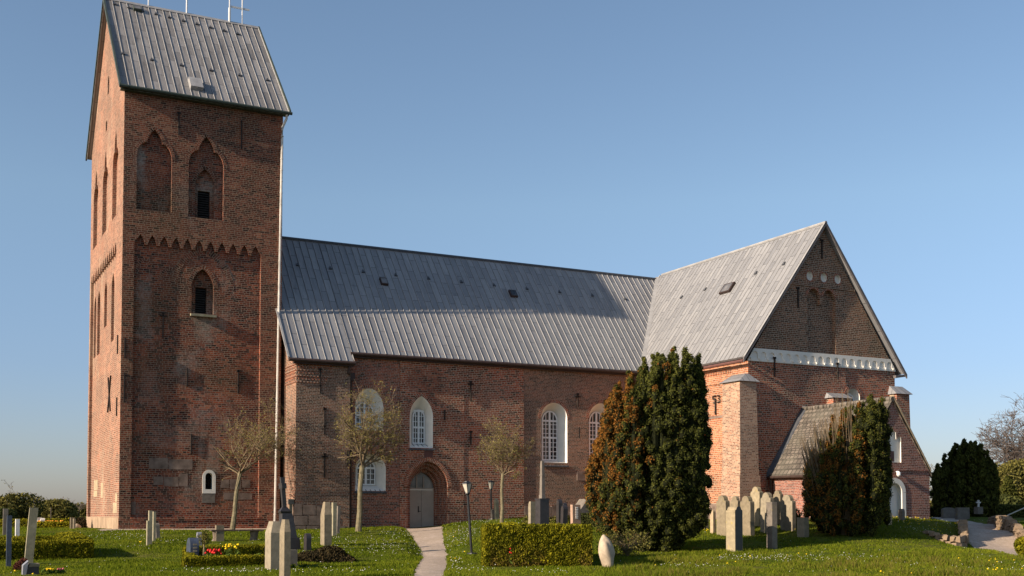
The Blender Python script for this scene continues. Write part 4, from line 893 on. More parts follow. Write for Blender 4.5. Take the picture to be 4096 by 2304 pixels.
# group between the yews
stone('narrow slab with dark edge at the flank of the big yew', 2819, 2114, 2020, 32, 'flat', 'sandstone', .22, v=52.5)
stone('smallest slab among the pale gravestones right of the big yew', 2852, 2125, 2039, 21, 'round', 'sandstone_warm', .14, v=50.5)
stone('tall shouldered stone, left one of the pale group by the buttress', 2893, 2142, 1982, 54, 'shoulder', 'sandstone', .22)
stone('shouldered stone tilted behind the arch-headed front stone', 2936, 2112, 1985, 42, 'shoulder', 'sandstone', .16, lean=.03, side=-.05, v=51.5)
stone('lichen-flecked stone with arched face panelled dark as shade, foremost between the yews', 2938, 2208, 2027, 64, 'shoulder', 'lichen_stone', .46, yaw=98, w_=.40, lean=0)
m_ = MB(); m_.prism(profile('shoulder', .36, 1.70), lambda b_, z, d: (d, b_, z), -.238, -.225); q = m_.build('shade_face', M['dark_granite']); q.parent = [o for o in COL.objects if o.get('label', '').startswith('lichen-flecked stone')][0]  # thin dark panel added so the south face looks shaded
stone('tall shouldered stone with mossy head right of the arched front stone', 2990, 2143, 1984, 57, 'shoulder', 'sandstone', .22)
stone('tallest stone with bright yellow lichen on its head by the buttress', 3026, 2094, 1947, 50, 'shoulder', 'lichen_stone', .2, lean=-.03, side=-.06, v=52.5)
stone('whitish round-headed stone behind the dark flat-topped one', 3068, 2131, 1971, 54, 'shoulder', 'sandstone_pale', .2, lean=.02)
stone('dark flat-topped slab in the shade of the right yew', 3088, 2194, 2009, 45, 'flat', 'mid_stone', .22, yaw=-6)
stone('round-headed stone, rearmost of the pale group near the porch', 3114, 2088, 1961, 40, 'shoulder', 'sandstone', .18, v=53)
stone('round-headed pale stone half in shadow beside the right yew', 3153, 2122, 1979, 62, 'shoulder', 'sandstone_pale', .2)
stone('short stone half hidden under the right yew', 3212, 2148, 2070, 48, 'flat', 'sandstone', .24)
stone('small leaning stone at the right foot of the second yew', 3554, 2098, 2047, 28, 'point', 'sandstone_warm', .2, lean=.03)
stone('little round-headed stone before the white porch door', 3607, 2073, 2035, 26, 'round', 'mid_stone', .16, v=52.4)
stone('grey rounded slab, left of two below the dark yew', 3794, 2072, 2030, 52, 'low', 'mid_stone', .2, yaw=80, w_=.95, v=72)
stone('grey square slab, right of two below the dark yew', 3850, 2074, 2030, 58, 'flat', 'mid_stone', .2, yaw=85, w_=.95, v=70)
stone('pale low stone with curved top in the far right hedge', 4020, 2052, 2025, 66, 'low', 'sandstone_pale', .25, yaw=80, w_=1.3, v=84)
stone('squat weathered block in front of the broad pillar stone', 1168, 2265, 2200, 32, 'flat', 'mid_stone', .24, w_=.3, cat='stone block', name='stone_block')

# low foreground monument at the bottom left
P, v = ground_at(120, 2300); P = Vector(atV(120, 2318, 30.2))
th = thing('grave_monument', 'low black stone desk with pale slanted lids at the bottom left corner', 'grave monument', P, 'gravestones in the churchyard')
def at(o, fn, name, mat):
    m_ = MB(); fn(m_); q = m_.build(name, M[mat], None); q.parent = o; return q
at(th, lambda m_: (m_.box(-.14, .20, -.2, .25, 0, .34)), 'body', 'dark_granite')
at(th, lambda m_: m_.hexa([(-.06, -.22, .34), (.21, -.22, .34), (.21, .26, .34), (-.06, .26, .34), (-.02, -.22, .42), (.21, -.22, .42), (.21, .26, .42), (-.02, .26, .42)]), 'lid', 'sandstone')
at(th, lambda m_: m_.hexa([(-.20, -.25, .0), (-.13, -.25, .0), (-.13, .2, .0), (-.20, .2, .0), (-.19, -.25, .38), (-.06, -.25, .50), (-.06, .2, .50), (-.19, .2, .38)]), 'slanted_slab', 'grey_granite')
at(th, lambda m_: m_.box(-.20, .14, -.42, -.22, .0, .14), 'step', 'sandstone')
# polished black headstone with inscription lines
P, v = ground_at(774, 2247)
th = thing('headstone', 'polished black headstone with rounded grey back and gilt lettering', 'headstone', P, 'gravestones in the churchyard')
def hs(m_): m_.prism(profile('round', .62, .80), lambda a, b_, d: (d, a, b_ - .05), -.16, .10)
at(th, hs, 'slab', 'blue_granite')
for i in range(5): at(th, lambda m_: m_.box(-.08, .04, -.325, -.313, .12 + i * .10, .17 + i * .10), 'letters', 'sandstone_pale')
# cross monument
P, v = ground_at(1142, 2200)
k = v / FOC
th = thing('cross_monument', 'dark leaning stone cross on a stepped tapering pedestal left of the downpipe', 'cross monument', P)
zz_ = lambda py: (2200 - py) * k
def taper(m_, x0, x1, y, z0, z1, s0, s1, off=0): m_.hexa([(-s0 + x0, -y, z0), (s0 + x0, -y, z0), (s0 + x0, y, z0), (-s0 + x0, y, z0), (-s1 + x1, -y * s1 / s0, z1), (s1 + x1, -y * s1 / s0, z1), (s1 + x1, y * s1 / s0, z1), (-s1 + x1, y * s1 / s0, z1)])
at(th, lambda m_: taper(m_, .14, .12, .40, -.2, zz_(2150), .32, .30), 'base', 'dark_granite')
at(th, lambda m_: taper(m_, .08, .0, .30, zz_(2150), zz_(2054), .27, .19), 'pedestal', 'dark_granite')
at(th, lambda m_: (taper(m_, -.05, -.05, .18, zz_(2054), zz_(2046), .17, .20), taper(m_, -.05, -.05, .15, zz_(2046), zz_(2030), .19, .10)), 'moulding', 'dark_granite')
def crs(m_):
    z0, z1 = zz_(2030), zz_(1910); l_ = lambda z: -.06 - .085 * (z - z0)
    for y0, y1, a, b_, t in ((-.09, .09, z0, z1, .07), (-.22, .22, z0 + (z1 - z0) * .62, z0 + (z1 - z0) * .80, .085)):
        m_.hexa([(l_(a) - t, y0, a), (l_(a) + t, y0, a), (l_(a) + t, y1, a), (l_(a) - t, y1, a), (l_(b_) - t, y0, b_), (l_(b_) + t, y0, b_), (l_(b_) + t, y1, b_), (l_(b_) - t, y1, b_)])
at(th, crs, 'cross', 'dark_granite')
# pedestal with tall slim cross shaft seen edge on, inside the trimmed hedge
P = Vector(atV(2169, 2125, 38.5)); k = 38.5 / FOC; z_ = lambda py: (2125 - py) * k
th = thing('shaft_monument', 'black pedestal with tall slim grey shaft rising from the trimmed hedge plot', 'grave monument', P)
at(th, lambda m_: (m_.box(-.17, .17, -.17, .17, -.5, z_(1998)), m_.box(-.19, .19, -.19, .19, z_(2000), z_(1994))), 'pedestal', 'dark_granite')
at(th, lambda m_: (m_.box(-.25, .25, -.22, .22, -.5, z_(2100))), 'plinth', 'dark_granite')
def cr2(m_):
    m_.hexa([(-.06, -.09, z_(1994)), (.06, -.09, z_(1994)), (.06, .09, z_(1994)), (-.06, .09, z_(1994)), (-.04, -.06, z_(1845)), (.045, -.06, z_(1845)), (.045, .06, z_(1845)), (-.04, .06, z_(1845))])
    m_.box(-.055, .06, -.10, .10, z_(1903), z_(1898)); m_.box(-.07, .07, -.1, .1, z_(1994), z_(1980))
at(th, cr2, 'shaft', 'mid_stone')
# white cross far right
P = Vector(atV(3914, 2050, 74)); k = 74 / FOC
th = thing('grave_cross', 'small white cross on a grey block below the dark yew', 'grave cross', P, 'gravestones in the churchyard')
at(th, lambda m_: m_.box(-.24, .24, -.16, .16, -.1, .36), 'block', 'mid_stone')
at(th, lambda m_: (m_.box(-.05, .05, -.05, .05, .36, .80), m_.box(-.18, .18, -.045, .045, .60, .69)), 'cross', 'white_marble')
# big pale boulder
v = 34.5; P = Vector(atV(2424, 2258, v))
def blob(name, rx, ry, rz, mat, seed, amp=.18, sub=3, org=(0, 0, 0), fn=None, parent=None, smooth=True):
    import bmesh
    bm = bmesh.new(); bmesh.ops.create_icosphere(bm, subdivisions=sub, radius=1); rg = np.random.default_rng(seed); W = rg.normal(size=(8, 3)) * 2.2; ph = rg.random(8) * 6
    for q in bm.verts:
        d = 1 + amp * sum(math.sin(float(W[i] @ np.array(q.co)) + ph[i]) for i in range(8)) / 4
        q.co = Vector((q.co.x * rx * d, q.co.y * ry * d, q.co.z * rz * d))
        if fn: q.co = fn(q.co)
    me = bpy.data.meshes.new(name); bm.to_mesh(me); bm.free(); me.materials.append(M[mat]); me.polygons.foreach_set('use_smooth', [smooth] * len(me.polygons))
    o = bpy.data.objects.new(name, me); COL.objects.link(o); o.location = org
    if parent: o.parent = parent
    return o
h = 118 / FOC * v
tag(blob('boulder', .24, .22, h * .62, 'boulder', 5, .22, 4, P + Vector((0, 0, h * .40)), lambda c_: Vector((c_.x * (1.05 - .75 * max(0, c_.z / h)) - .10 * c_.z, c_.y * (1 - .3 * max(0, c_.z / h)), c_.z))), 'pale upright boulder in front of the big yew', 'boulder')
P, v = ground_at(307, 2113); tag(blob('boulder', .22, .2, .22, 'boulder', 9, .3, 2, P), 'small white fieldstone at the foot of the brown mound', 'boulder')
HEAP = True

# gable-shaped stone tomb by the nave, half behind the yew
P = Vector(atV(2335, 2090, 54.5)); k = 54.5 / FOC
th = thing('stone_tomb', 'grey house-shaped stone tomb between the nave and the big yew', 'tomb', P)
at(th, lambda m_: m_.prism([(-.55, .45), (.55, .45), (.0, 1.12)], lambda a, b_, d: (a, d, b_), -.4, .4), 'lid', 'mid_stone')
at(th, lambda m_: m_.box(-.5, .5, -.38, .38, -.3, .45), 'body', 'mid_stone')

# bench of a board on two stumps
P, v = ground_at(945, 2163); k = v / FOC
th = thing('bench', 'long wooden plank bench on two tree stumps before the tower', 'bench', P)
zt = (2163 - 2126) * k + .02
at(th, lambda m_: m_.hexa([(-1.05, -.20, zt), (1.05, -.30, zt), (1.05, .10, zt), (-1.05, .20, zt), (-1.05, -.20, zt + .06), (1.05, -.30, zt + .06), (1.05, .10, zt + .06), (-1.05, .20, zt + .06)]), 'seat', 'wood_dark')
for x in (-.80, .72):
    def lg(m_): m_.tube([(x - .03, 0, -.1), (x, -.02, .12), (x + .01, -.04, zt)], [.20, .15, .19], 10)
    at(th, lg, 'leg', 'wood_old')
# little signpost lamp left of the annexe
P, v = ground_at(1162, 2110, 56)
th = thing('sign_post', 'short pale post with a square box head at the annexe corner', 'post', P)
h = 100 / FOC * v
at(th, lambda m_: m_.box(-.07, .07, -.07, .07, -.1, h), 'post', 'sandstone'); at(th, lambda m_: m_.box(-.13, .13, -.12, .12, h, h + .26), 'box', 'mid_stone')
# young rose standard with stakes
P, v = ground_at(812, 2240)
th = thing('staked_sapling', 'small clipped sapling tied to two wooden stakes in the flower plot', 'sapling', P)
for x, dx in ((0, .03), (.06, -.02)): at(th, lambda m_: m_.tube([(x, 0, -.05), (x + dx, 0, .62)], .016, 6), 'stake', 'stake')
at(th, lambda m_: m_.tube([(.03, .02, 0), (.02, .02, .5), (.05, .02, .8)], .012, 6), 'stem', 'bark_pale')
C = rng.normal(size=(700, 3)) * np.array([.085, .085, .12]) + np.array([.05, 0, .72]); V, F = cards(C, rng.uniform(.02, .045, 700))
q = npmesh('crown', V, F, M['olive_leaf'], None, attrs={'rnd': rng.random(700)}); q.parent = th
# bird-house stick far left
P, v = ground_at(203, 2105); th = thing('wooden_stake', 'thin wooden stake with a crossbar beyond the left hedge', 'stake', P)
at(th, lambda m_: m_.tube([(0, 0, 0), (0, 0, 1.3)], .025, 6), 'pole', 'bark_far'); at(th, lambda m_: m_.box(-.02, .5, -.02, .02, .28, .32), 'crossbar', 'bark_far')

# ------------------------------------------------------------------ LAMPS
def lampost(label, px, pyb, pyt, lean, v=None):
    if v: P = Vector(atV(px, pyb, v)); P.z = gz(P.x, P.y)
    else: P, v = ground_at(px, pyb)
    top = atV(px, pyt, v)[2] - P.z
    th = thing('path_lamp', label, 'lamp post', P, 'lamp posts along the path')
    ph = top - .46; X = lambda z: lean * z
    at(th, lambda m_: (m_.tube([(0, 0, -.3), (X(ph), 0, ph)], .045, 10)), 'pole', 'black_metal')
    at(th, lambda m_: (m_.tube([(0, 0, -.02), (0, 0, .05), (0, 0, .06)], [.20, .18, .06], 12)), 'base_plate', 'black_metal')
    x = X(ph)
    def hexring(m_, rs, zs): m_.tube([(x + lean * (z - ph), 0, z) for z in zs], rs, 6)
    at(th, lambda m_: hexring(m_, [.08, .17], [ph + .06, ph + .38]), 'lantern_glass', 'frosted')
    at(th, lambda m_: hexring(m_, [.19, .175, .09, .085, .02], [ph + .38, ph + .41, ph + .45, ph + .47, ph + .48]), 'lantern_roof', 'black_metal')
    at(th, lambda m_: hexring(m_, [.05, .09, .085], [ph - .02, ph + .03, ph + .065]), 'lantern_foot', 'black_metal')
    for i in range(6):
        a = 2 * math.pi * i / 6
        d0 = Vector((0, 0, 1)); o1 = d0.orthogonal()
        at(th, lambda m_: m_.tube([(x + .083 * math.cos(a), .083 * math.sin(a), ph + .06), (x + .174 * math.cos(a), .174 * math.sin(a), ph + .385)], .009, 4), 'lantern_bar', 'black_metal')
lampost('black lamp post leaning left at the right edge of the path', 1889, 2217, 1926, -.085)
lampost('smaller upright lamp post further back by the nave wall', 1966, 2090, 1923, -.02, 58)

# ------------------------------------------------------------------ STONE WALLS of the lane
def rubble(name, label, pts, hts, rows, seed):
    """dry-stone wall: pts are plan (u, v) positions, stones piled in rows"""
    pts = np.array(pts, float); seg = np.hypot(*np.diff(pts, axis=0).T); cum = np.concatenate([[0], np.cumsum(seg)]); rg = random.Random(seed)
    m_ = MB(); L = cum[-1]; o0 = None
    for r_ in range(rows):
        s_ = rg.uniform(0, .2)
        while s_ < L:
            ln = rg.uniform(.20, .48); q = min(s_ + ln / 2, L); u = np.interp(q, cum, pts[:, 0]); v_ = np.interp(q, cum, pts[:, 1]); du = np.interp(min(q + .05, L), cum, pts[:, 0]) - np.interp(q - .05, cum, pts[:, 0]); dv = np.interp(min(q + .05, L), cum, pts[:, 1]) - np.interp(q - .05, cum, pts[:, 1])
            n_ = math.hypot(du, dv) or 1; du, dv = du / n_, dv / n_; x, y = xy_of(u, v_); tx, ty = xy_of(du, dv); nx, ny = -ty, tx
            H = np.interp(q, cum, hts); rh = H / rows; z = np.interp(q, cum, zb) + r_ * rh; e = lambda: rg.uniform(-.06, .06)
            hl, hw = ln / 2 - .015, .16 + e()
            c0 = [(x + tx * a * (hl + e()) + nx * b_ * hw, y + ty * a * (hl + e()) + ny * b_ * hw, z + e() * .4 + .01) for a, b_ in ((-1, -1), (1, -1), (1, 1), (-1, 1))]
            c1 = [(x + tx * a * (hl * .88 + e()) + nx * b_ * hw * .85, y + ty * a * (hl * .88 + e()) + ny * b_ * hw * .85, z + rh - .015 + e() * .6) for a, b_ in ((-1, -1), (1, -1), (1, 1), (-1, 1))]
            if H > .08 * rows: m_.hexa(c0 + c1)
            s_ += ln
    o = m_.build(name, M['wall_stone']); md = o.modifiers.new('round', 'BEVEL'); md.width = .03; md.segments = 2
    return tag(o, label, 'stone wall')
lw_ = [plan(*q) for q in ((3690, 2140, 50.5), (3760, 2152, 49.5), (3830, 2175, 48.6), (3858, 2180, 49.2), (3852, 2150, 52.5), (3838, 2130, 56.5))]
zb = [float(gh(*[np.array([c_]) for c_ in q])[0]) - .12 for q in lw_]
rubble('stone_edging', 'low rubble stone edging round the grass terrace by the lane', lw_, [.22, .38, .55, .62, .55, .30], 2, 3)
rw_ = [plan(*q) for q in ((3964, 2120, 61), (3994, 2140, 57.5), (4034, 2160, 54), (4080, 2185, 51.2), (4125, 2200, 49))]
zb = [float(gh(np.array([q[0] - .55]), np.array([q[1] - .2]))[0]) - .10 for q in rw_]
rubble('stone_wall', 'rubble retaining wall on the right side of the gravel lane', rw_, [.50, .66, .72, .70, .6], 5, 4)
P = Vector(atV(4064, 2075, 70)); th = thing('handrail', 'pale sloping handrail on the bank at the right edge', 'handrail', P)
a = Vector(atV(4030, 2062, 70)) - P; b_ = Vector(atV(4120, 2022, 68)) - P
at(th, lambda m_: m_.tube([a, b_], .04, 8), 'rail', 'white_paint'); at(th, lambda m_: m_.tube([a, a - Vector((0, 0, .5))], .03, 6), 'post', 'white_paint'); at(th, lambda m_: m_.tube([b_, b_ - Vector((0, 0, 1.2))], .03, 6), 'post', 'white_paint')

# ------------------------------------------------------------------ PLANTS
def leafpart(name, C, size, mat, parent, tint=None, out=None, outw=0.0, up=0.0, aspect=1.6):
    V, F = cards(C, size, aspect, up, out, outw); n_ = len(C)
    q = npmesh(name, V, F, M[mat], None, attrs={'rnd': rng.random(n_), 'tint': np.zeros(n_) if tint is None else tint}); q.parent = parent
    return q
def _ico():
    import bmesh
    bm = bmesh.new(); bmesh.ops.create_icosphere(bm, subdivisions=2, radius=1); V = np.array([tuple(v.co) for v in bm.verts]); bm.verts.index_update(); F = np.array([[v.index for v in f.verts] for f in bm.faces]); bm.free(); return V, F
ICO = _ico()
def yew(label, px, pyb, v, H, prof, K=95, steps=46, per=15, brown=None, name='yew_tree', leafs=.042, depth=.85, mat='yew_leaf', fat=.30):
    """fastigiate yew: many upright plumes; prof = list of (t, left, right) half-widths in metres, tops from the outline"""
    P = Vector(atV(px, pyb, v)); P.z = gz(P.x, P.y) if v < 85 else P.z
    th = thing(name, label, 'yew tree', P)
    T = np.array([q[0] for q in prof]); Lf = np.array([q[1] for q in prof]); Rt = np.array([q[2] for q in prof]); wmax = (Lf.max() + Rt.max()) / 2
    pts = []; sz = []; tn_ = []; out = []; tb_ = []; core = MB()
    ur = np.array([cy, -sy, 0.]); vr = np.array([sy, cy, 0.])
    for j in range(K):
        inner = j % 4 == 3; ang = (j * 2.39996 + rng.normal() * .12); rr = (rng.random() * .62) if inner else 1.0 - rng.random() * .16
        a, b_ = rr * math.cos(ang), rr * math.sin(ang)
        # highest level that still contains this lateral position
        tt = np.linspace(0, 1, 60); lat = np.interp(tt, T, Lf) if a < 0 else np.interp(tt, T, Rt); wa = abs(a) * (Lf.max() if a < 0 else Rt.max())
        ok = tt[(lat >= wa * (.93 + .07 * abs(b_))) & ((a < 0) | (a * Rt.max() >= -np.interp(tt, T, Lf)))]; ttop = (ok.max() if len(ok) else .6) * (1 - .10 * b_ * b_) * rng.uniform(.88, 1.0)
        tb = (ok.min() if len(ok) else 0) * .9 if rr > .75 else .02
        zs_ = np.linspace(max(.01, tb - .05), ttop, steps)
        pr = fat * rng.uniform(.75, 1.2); nt_ = max(6, int((ttop - tb) * H * 8.0)); jb = j
        wid = lambda q: max(.05, np.interp(q, T, Lf) if a < 0 else np.interp(q, T, Rt)); wmx = Lf.max() if a < 0 else Rt.max()
        def axis(q):
            lat_ = math.copysign(min(abs(a) * wmx, wid(q)), a) * .92; sh = min(1.0, (np.interp(q, T, Lf) + np.interp(q, T, Rt)) / (2 * wmax) + (.35 if q > .5 else 0))
            return ur * lat_ + vr * b_ * depth * wmax * sh * .92 + np.array([0, 0, q * H])
        for i in range(nt_):
            q = tb + (ttop - tb) * (i + rng.random()) / nt_; tp_ = max(0, (q - (ttop - .16)) / .16); tr_ = rng.uniform(.11, .225) * (1 - .45 * tp_)
            an = rng.random() * 6.28; ofs = pr * (1 - .8 * tp_) * rng.uniform(.3, 1.0)
            c_ = axis(q) + np.array([math.cos(an), math.sin(an), 0]) * ofs; per_ = int(per * 5.4)
            bw_ = brown(a, b_, q, jb + (i * 7) % 13) if brown else 0; bw_on = rng.random() < bw_
            d = unit(rng.normal(size=(per_, 3)) + np.array([0, 0, .25])); C = c_ + d * np.array([1, 1, 1.35]) * (tr_ * rng.uniform(.62, 1.12, per_))[:, None]; tb_.append((c_, tr_ * .66, bw_on))
            pts.append(C); out.append(d); sz.append(rng.uniform(.65, 1.3, per_) * leafs)
            tn_.append((rng.random(per_) < (.95 if bw_on else bw_ * .15)).astype(float) * rng.uniform(.55, 1, per_))
        ring_ = [axis(q) for q in (zs_[0], (zs_[0] * 2 + zs_[-1]) / 3, (zs_[0] + zs_[-1] * 2) / 3, zs_[-1] - .03)]
        core.tube(ring_, [pr * .35, pr * .4, pr * .35, pr * .1], 6)
    C = np.concatenate(pts); leafpart('foliage', C, np.concatenate(sz), mat, th, np.concatenate(tn_), np.concatenate(out), .55, .6, 2.0)
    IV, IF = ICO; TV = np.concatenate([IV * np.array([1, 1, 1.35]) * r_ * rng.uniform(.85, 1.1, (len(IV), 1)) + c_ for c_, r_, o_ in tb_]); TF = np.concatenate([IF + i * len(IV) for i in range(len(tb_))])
    q = npmesh('shade_core', TV, TF, M['yew_core'], None, attrs={'rnd': np.repeat(rng.random(len(tb_)) * .5, len(IF)), 'tint': np.repeat([.7 if o_ else 0. for c_, r_, o_ in tb_], len(IF))}, smooth=True); q.parent = th  # dark balls fill the tufts; their near-black colour stands for shade between leaves
    q = core.build('branches', M['yew_core']); q.parent = th  # dark core tubes added inside the plumes to block light
    at(th, lambda m_: m_.tube([(0, 0, -.3), (.05, 0, H * .25), (0, 0, H * .5)], [.28, .22, .12], 8), 'trunk', 'twig')
    return th
def big_brown(a, b_, q, j): return float(np.clip((-a - .08) * 2.2, .03, .96) * (1.0 if q > .33 else .45))
k = 43.6 / FOC; HB = (2205 - 1368) * k
yew('big upright yew with orange brown dead foliage down its left side', 2600, 2203, 43.6, HB, [(t, l * .95, r * .95) for t, l, r in [(0, .7, .8), (.10, 2.0, 1.9), (.2, 2.35, 2.3), (.32, 2.62, 2.45), (.50, 2.35, 2.45), (.64, 2.0, 2.45), (.80, 1.75, 2.40), (.88, 1.35, 2.42), (.93, .55, 2.25), (.97, .05, 1.95), (1, -.2, 1.6)]], 64, 54, 19, big_brown, depth=.68, fat=.33)
def small_brown(a, b_, q, j): return float(np.clip(.75 - a * 1.1 + (q - .5) * .5, .05, .8) * (.35 + .65 * ((j * 37) % 10) / 10)) if a < .35 else .06
k = 48.5 / FOC; HS = (2143 - 1540) * k
ysm = yew('smaller yew with thin bare brown left side in front of the porch', 3385, 2143, 48.5, HS, [(0, .8, .9), (.1, 1.35, 1.55), (.25, 1.85, 1.85), (.45, 1.75, 1.85), (.62, 1.2, 1.8), (.78, .5, 1.65), (.86, 0, 1.6), (.93, -.45, 1.5), (1, -.8, 1.3)], 44, 46, 17, small_brown, fat=.26)
m_ = MB()
for i in range(280):         # bare dead stems on the left of the smaller yew
    a = rng.uniform(-2.0, .1); b_ = rng.uniform(-.9, .5); z1 = rng.uniform(2.6, 6.2) * (1 - .15 * abs(a)); base = np.array([cy, -sy]) * a * .45 + np.array([sy, cy]) * b_ * .5; tp = np.array([cy, -sy]) * a * .95 + np.array([sy, cy]) * b_; md_ = (base + tp) / 2 + rng.normal(size=2) * .08
    m_.tube([(*base, .3), (*md_, z1 * .55), (*tp, z1)], [.026, .018, .008], 4, False)
q = m_.build('dead_stems', M['twig']); q.parent = ysm
yew('dark broad yew in the church shadow at the right', 3862, 2060, 76, (2062 - 1745) * 76 / FOC, [(0, 1.5, 1.6), (.2, 2.05, 1.95), (.45, 2.15, 2.1), (.6, 1.95, 1.95), (.75, 1.45, 1.75), (.85, .95, 1.5), (.95, .6, 1.1), (1, .3, .8)], 48, 34, 12, None, leafs=.10)

def hedge(label, boxes, zt, mat='box_leaf', dens=900, leafs=.055, name='box_hedge', tint=0.0, origin=None, wob=.05, cat='hedge', lowtint=0.0):
    """clipped hedge: list of plan runs (u0,v0,u1,v1,width,height)"""
    P = Vector((*xy_of(boxes[0][0], boxes[0][1]), 0)); P.z = gz(P.x, P.y); th = thing(name, label, cat, P); allC = []; allO = []; cm = MB(); tn_ = []
    for (u0, v0, u1, v1, w_, h) in boxes:
        L = math.hypot(u1 - u0, v1 - v0); d = np.array([u1 - u0, v1 - v0]) / max(L, .01); nrm = np.array([-d[1], d[0]])
        n_ = int(dens * (2 * h + w_) * (L + w_)); s_ = rng.uniform(-w_ / 2, L + w_ / 2, n_); f = rng.random(n_) * (2 * h + w_)
        side = np.where(f < h, -1, np.where(f < 2 * h, 1, 0)); c_ = np.where(side == 0, (f - 2 * h) - w_ / 2, side * w_ / 2); z = np.where(side == 0, h, np.where(f < h, f, f - h))
        endk = rng.random(n_) < (w_ / (L + w_)) * .6; s_ = np.where(endk, np.where(rng.random(n_) < .5, -w_ / 2, L + w_ / 2), s_); c_ = np.where(endk, rng.uniform(-w_ / 2, w_ / 2, n_), c_); z = np.where(endk, rng.random(n_) * h, z)
        # rounded edges and clumpy surface
        cl = .5 * np.sin(s_ * 7 + c_ * 3) * np.sin(z * 8 + s_ * 2) + .5 * np.sin(s_ * 17 + 1) * np.sin(z * 19 + c_ * 11)
        infl = 1 + wob * cl + rng.normal(size=n_) * .03; zz2 = z - .06 * np.clip((np.abs(c_) / (w_ / 2) - .7) / .3, 0, 1) * (z > h * .9)
        P2 = np.array([u0, v0]) + d * (s_ + rng.normal(size=n_) * .01)[:, None] + nrm * (c_ * infl)[:, None]
        g = gh(P2[:, 0], P2[:, 1]); X, Y = xy_of(P2[:, 0], P2[:, 1]); z3 = g + zz2 * (1 + .04 * cl) + rng.normal(size=n_) * .02
        o2 = np.stack(list(xy_of(nrm[0] * side, nrm[1] * side)) + [(side == 0) * 1.0], 1); allC.append(np.stack([X, Y, z3], 1)); allO.append(o2)
        tn_.append(tint + lowtint * np.clip(1 - z / h * 1.6, 0, 1) * (rng.random(n_) < .7) * (.5 + .5 * np.sin(s_ * 2.3) > .3))
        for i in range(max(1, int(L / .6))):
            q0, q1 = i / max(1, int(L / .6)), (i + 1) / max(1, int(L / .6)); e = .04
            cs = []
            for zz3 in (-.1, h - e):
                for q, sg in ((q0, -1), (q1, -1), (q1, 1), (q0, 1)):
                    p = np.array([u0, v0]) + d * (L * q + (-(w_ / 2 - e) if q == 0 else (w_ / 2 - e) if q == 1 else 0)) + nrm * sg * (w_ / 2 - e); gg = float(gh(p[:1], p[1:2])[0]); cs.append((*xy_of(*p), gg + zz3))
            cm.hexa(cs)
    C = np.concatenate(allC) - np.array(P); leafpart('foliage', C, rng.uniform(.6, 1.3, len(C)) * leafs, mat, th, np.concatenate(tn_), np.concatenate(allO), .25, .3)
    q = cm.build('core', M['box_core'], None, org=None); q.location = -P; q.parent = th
    return th
def run(x0, y0, x1, y1, w_, h): return (*uv_of(x0, y0), *uv_of(x1, y1), w_, h)
p0, p1 = plan(1930, 2268, 34.4), plan(2358, 2262, 34.9); uL, uR = p0[0] + .34, p1[0] - .30
hg = hedge('thick trimmed hedge round the plot with the black pedestal', [(uL, 34.7, uR, 35.2, .64, 1.22), (uL + .02, 35.2, uL + .45, 39.0, .6, 1.12), (uR, 35.7, uR + .1, 39.2, .6, 1.10), (uL + .5, 39.6, uR - .4, 39.8, .6, 1.06)], 0, dens=2900, leafs=.058, lowtint=.8, wob=.09)
c0 = atV(372, 2236, 37.6); X0, Y0_ = c0[0] - .3, c0[1] + .3
hedge('low dark clipped hedge framing the left grave plot', [run(X0 - 4.4, Y0_, X0, Y0_, .6, .58), run(X0 - .05, Y0_ + .6, X0 - .05, Y0_ + 3.4, .75, .64), run(X0 - 4.4, Y0_ + 3.9, X0 - .2, Y0_ + 3.9, .5, .50)], 0, dens=2200, leafs=.05)
c0 = atV(735, 2276, 33.2); X0, Y0_ = c0[0] + .2, c0[1] + .2; X1 = onY(1090, 2250, Y0_)[0]
hedge('knee-high clipped hedge round the flower plot with red tulips', [run(X0, Y0_, X1, Y0_, .36, .28), run(X0 + .9, Y0_ + 4.3, X1 + 1.0, Y0_ + 4.3, .4, .36), run(X0 + .05, Y0_ + .2, X0 + .9, Y0_ + 4.2, .3, .26)], 0, dens=3000, leafs=.04)
for lab, x0, x1, py, v, h, w_ in (('long dark clipped hedge behind the far left graves', -60, 250, 2112, 66, .45, .5), ('low clipped hedge at the far left lawn edge near the tower', 150, 300, 2117, 62, .32, .5)):
    hedge(lab, [(plan(x0, py, v)[0], v, plan(x1, py, v)[0], v, w_, h)], 0, dens=500, leafs=.08)
for lab, x0, x1, py, v, h, w_ in (('dark hedge below the dark yew behind grey slabs', 3735, 3960, 2060, 79, .65, .8), ('clipped hedge behind the far right grave bank', 3930, 4140, 2062, 77, .85, 1.0), ('farther dark hedge row under the conifers at the right', 3900, 4200, 2040, 92, 1.3, 1.0)):
    hedge(lab, [(plan(x0, py, v)[0], v, plan(x1, py, v)[0], v, w_, h)], 0, 'shrub_leaf', dens=420, leafs=.10)
hedge('low planted hedge with white coping before the tomb', [(plan(2330, 2095, 53)[0], 53, plan(2440, 2095, 53)[0], 53, .5, .62)], 0, 'shrub_leaf', 800, .06)

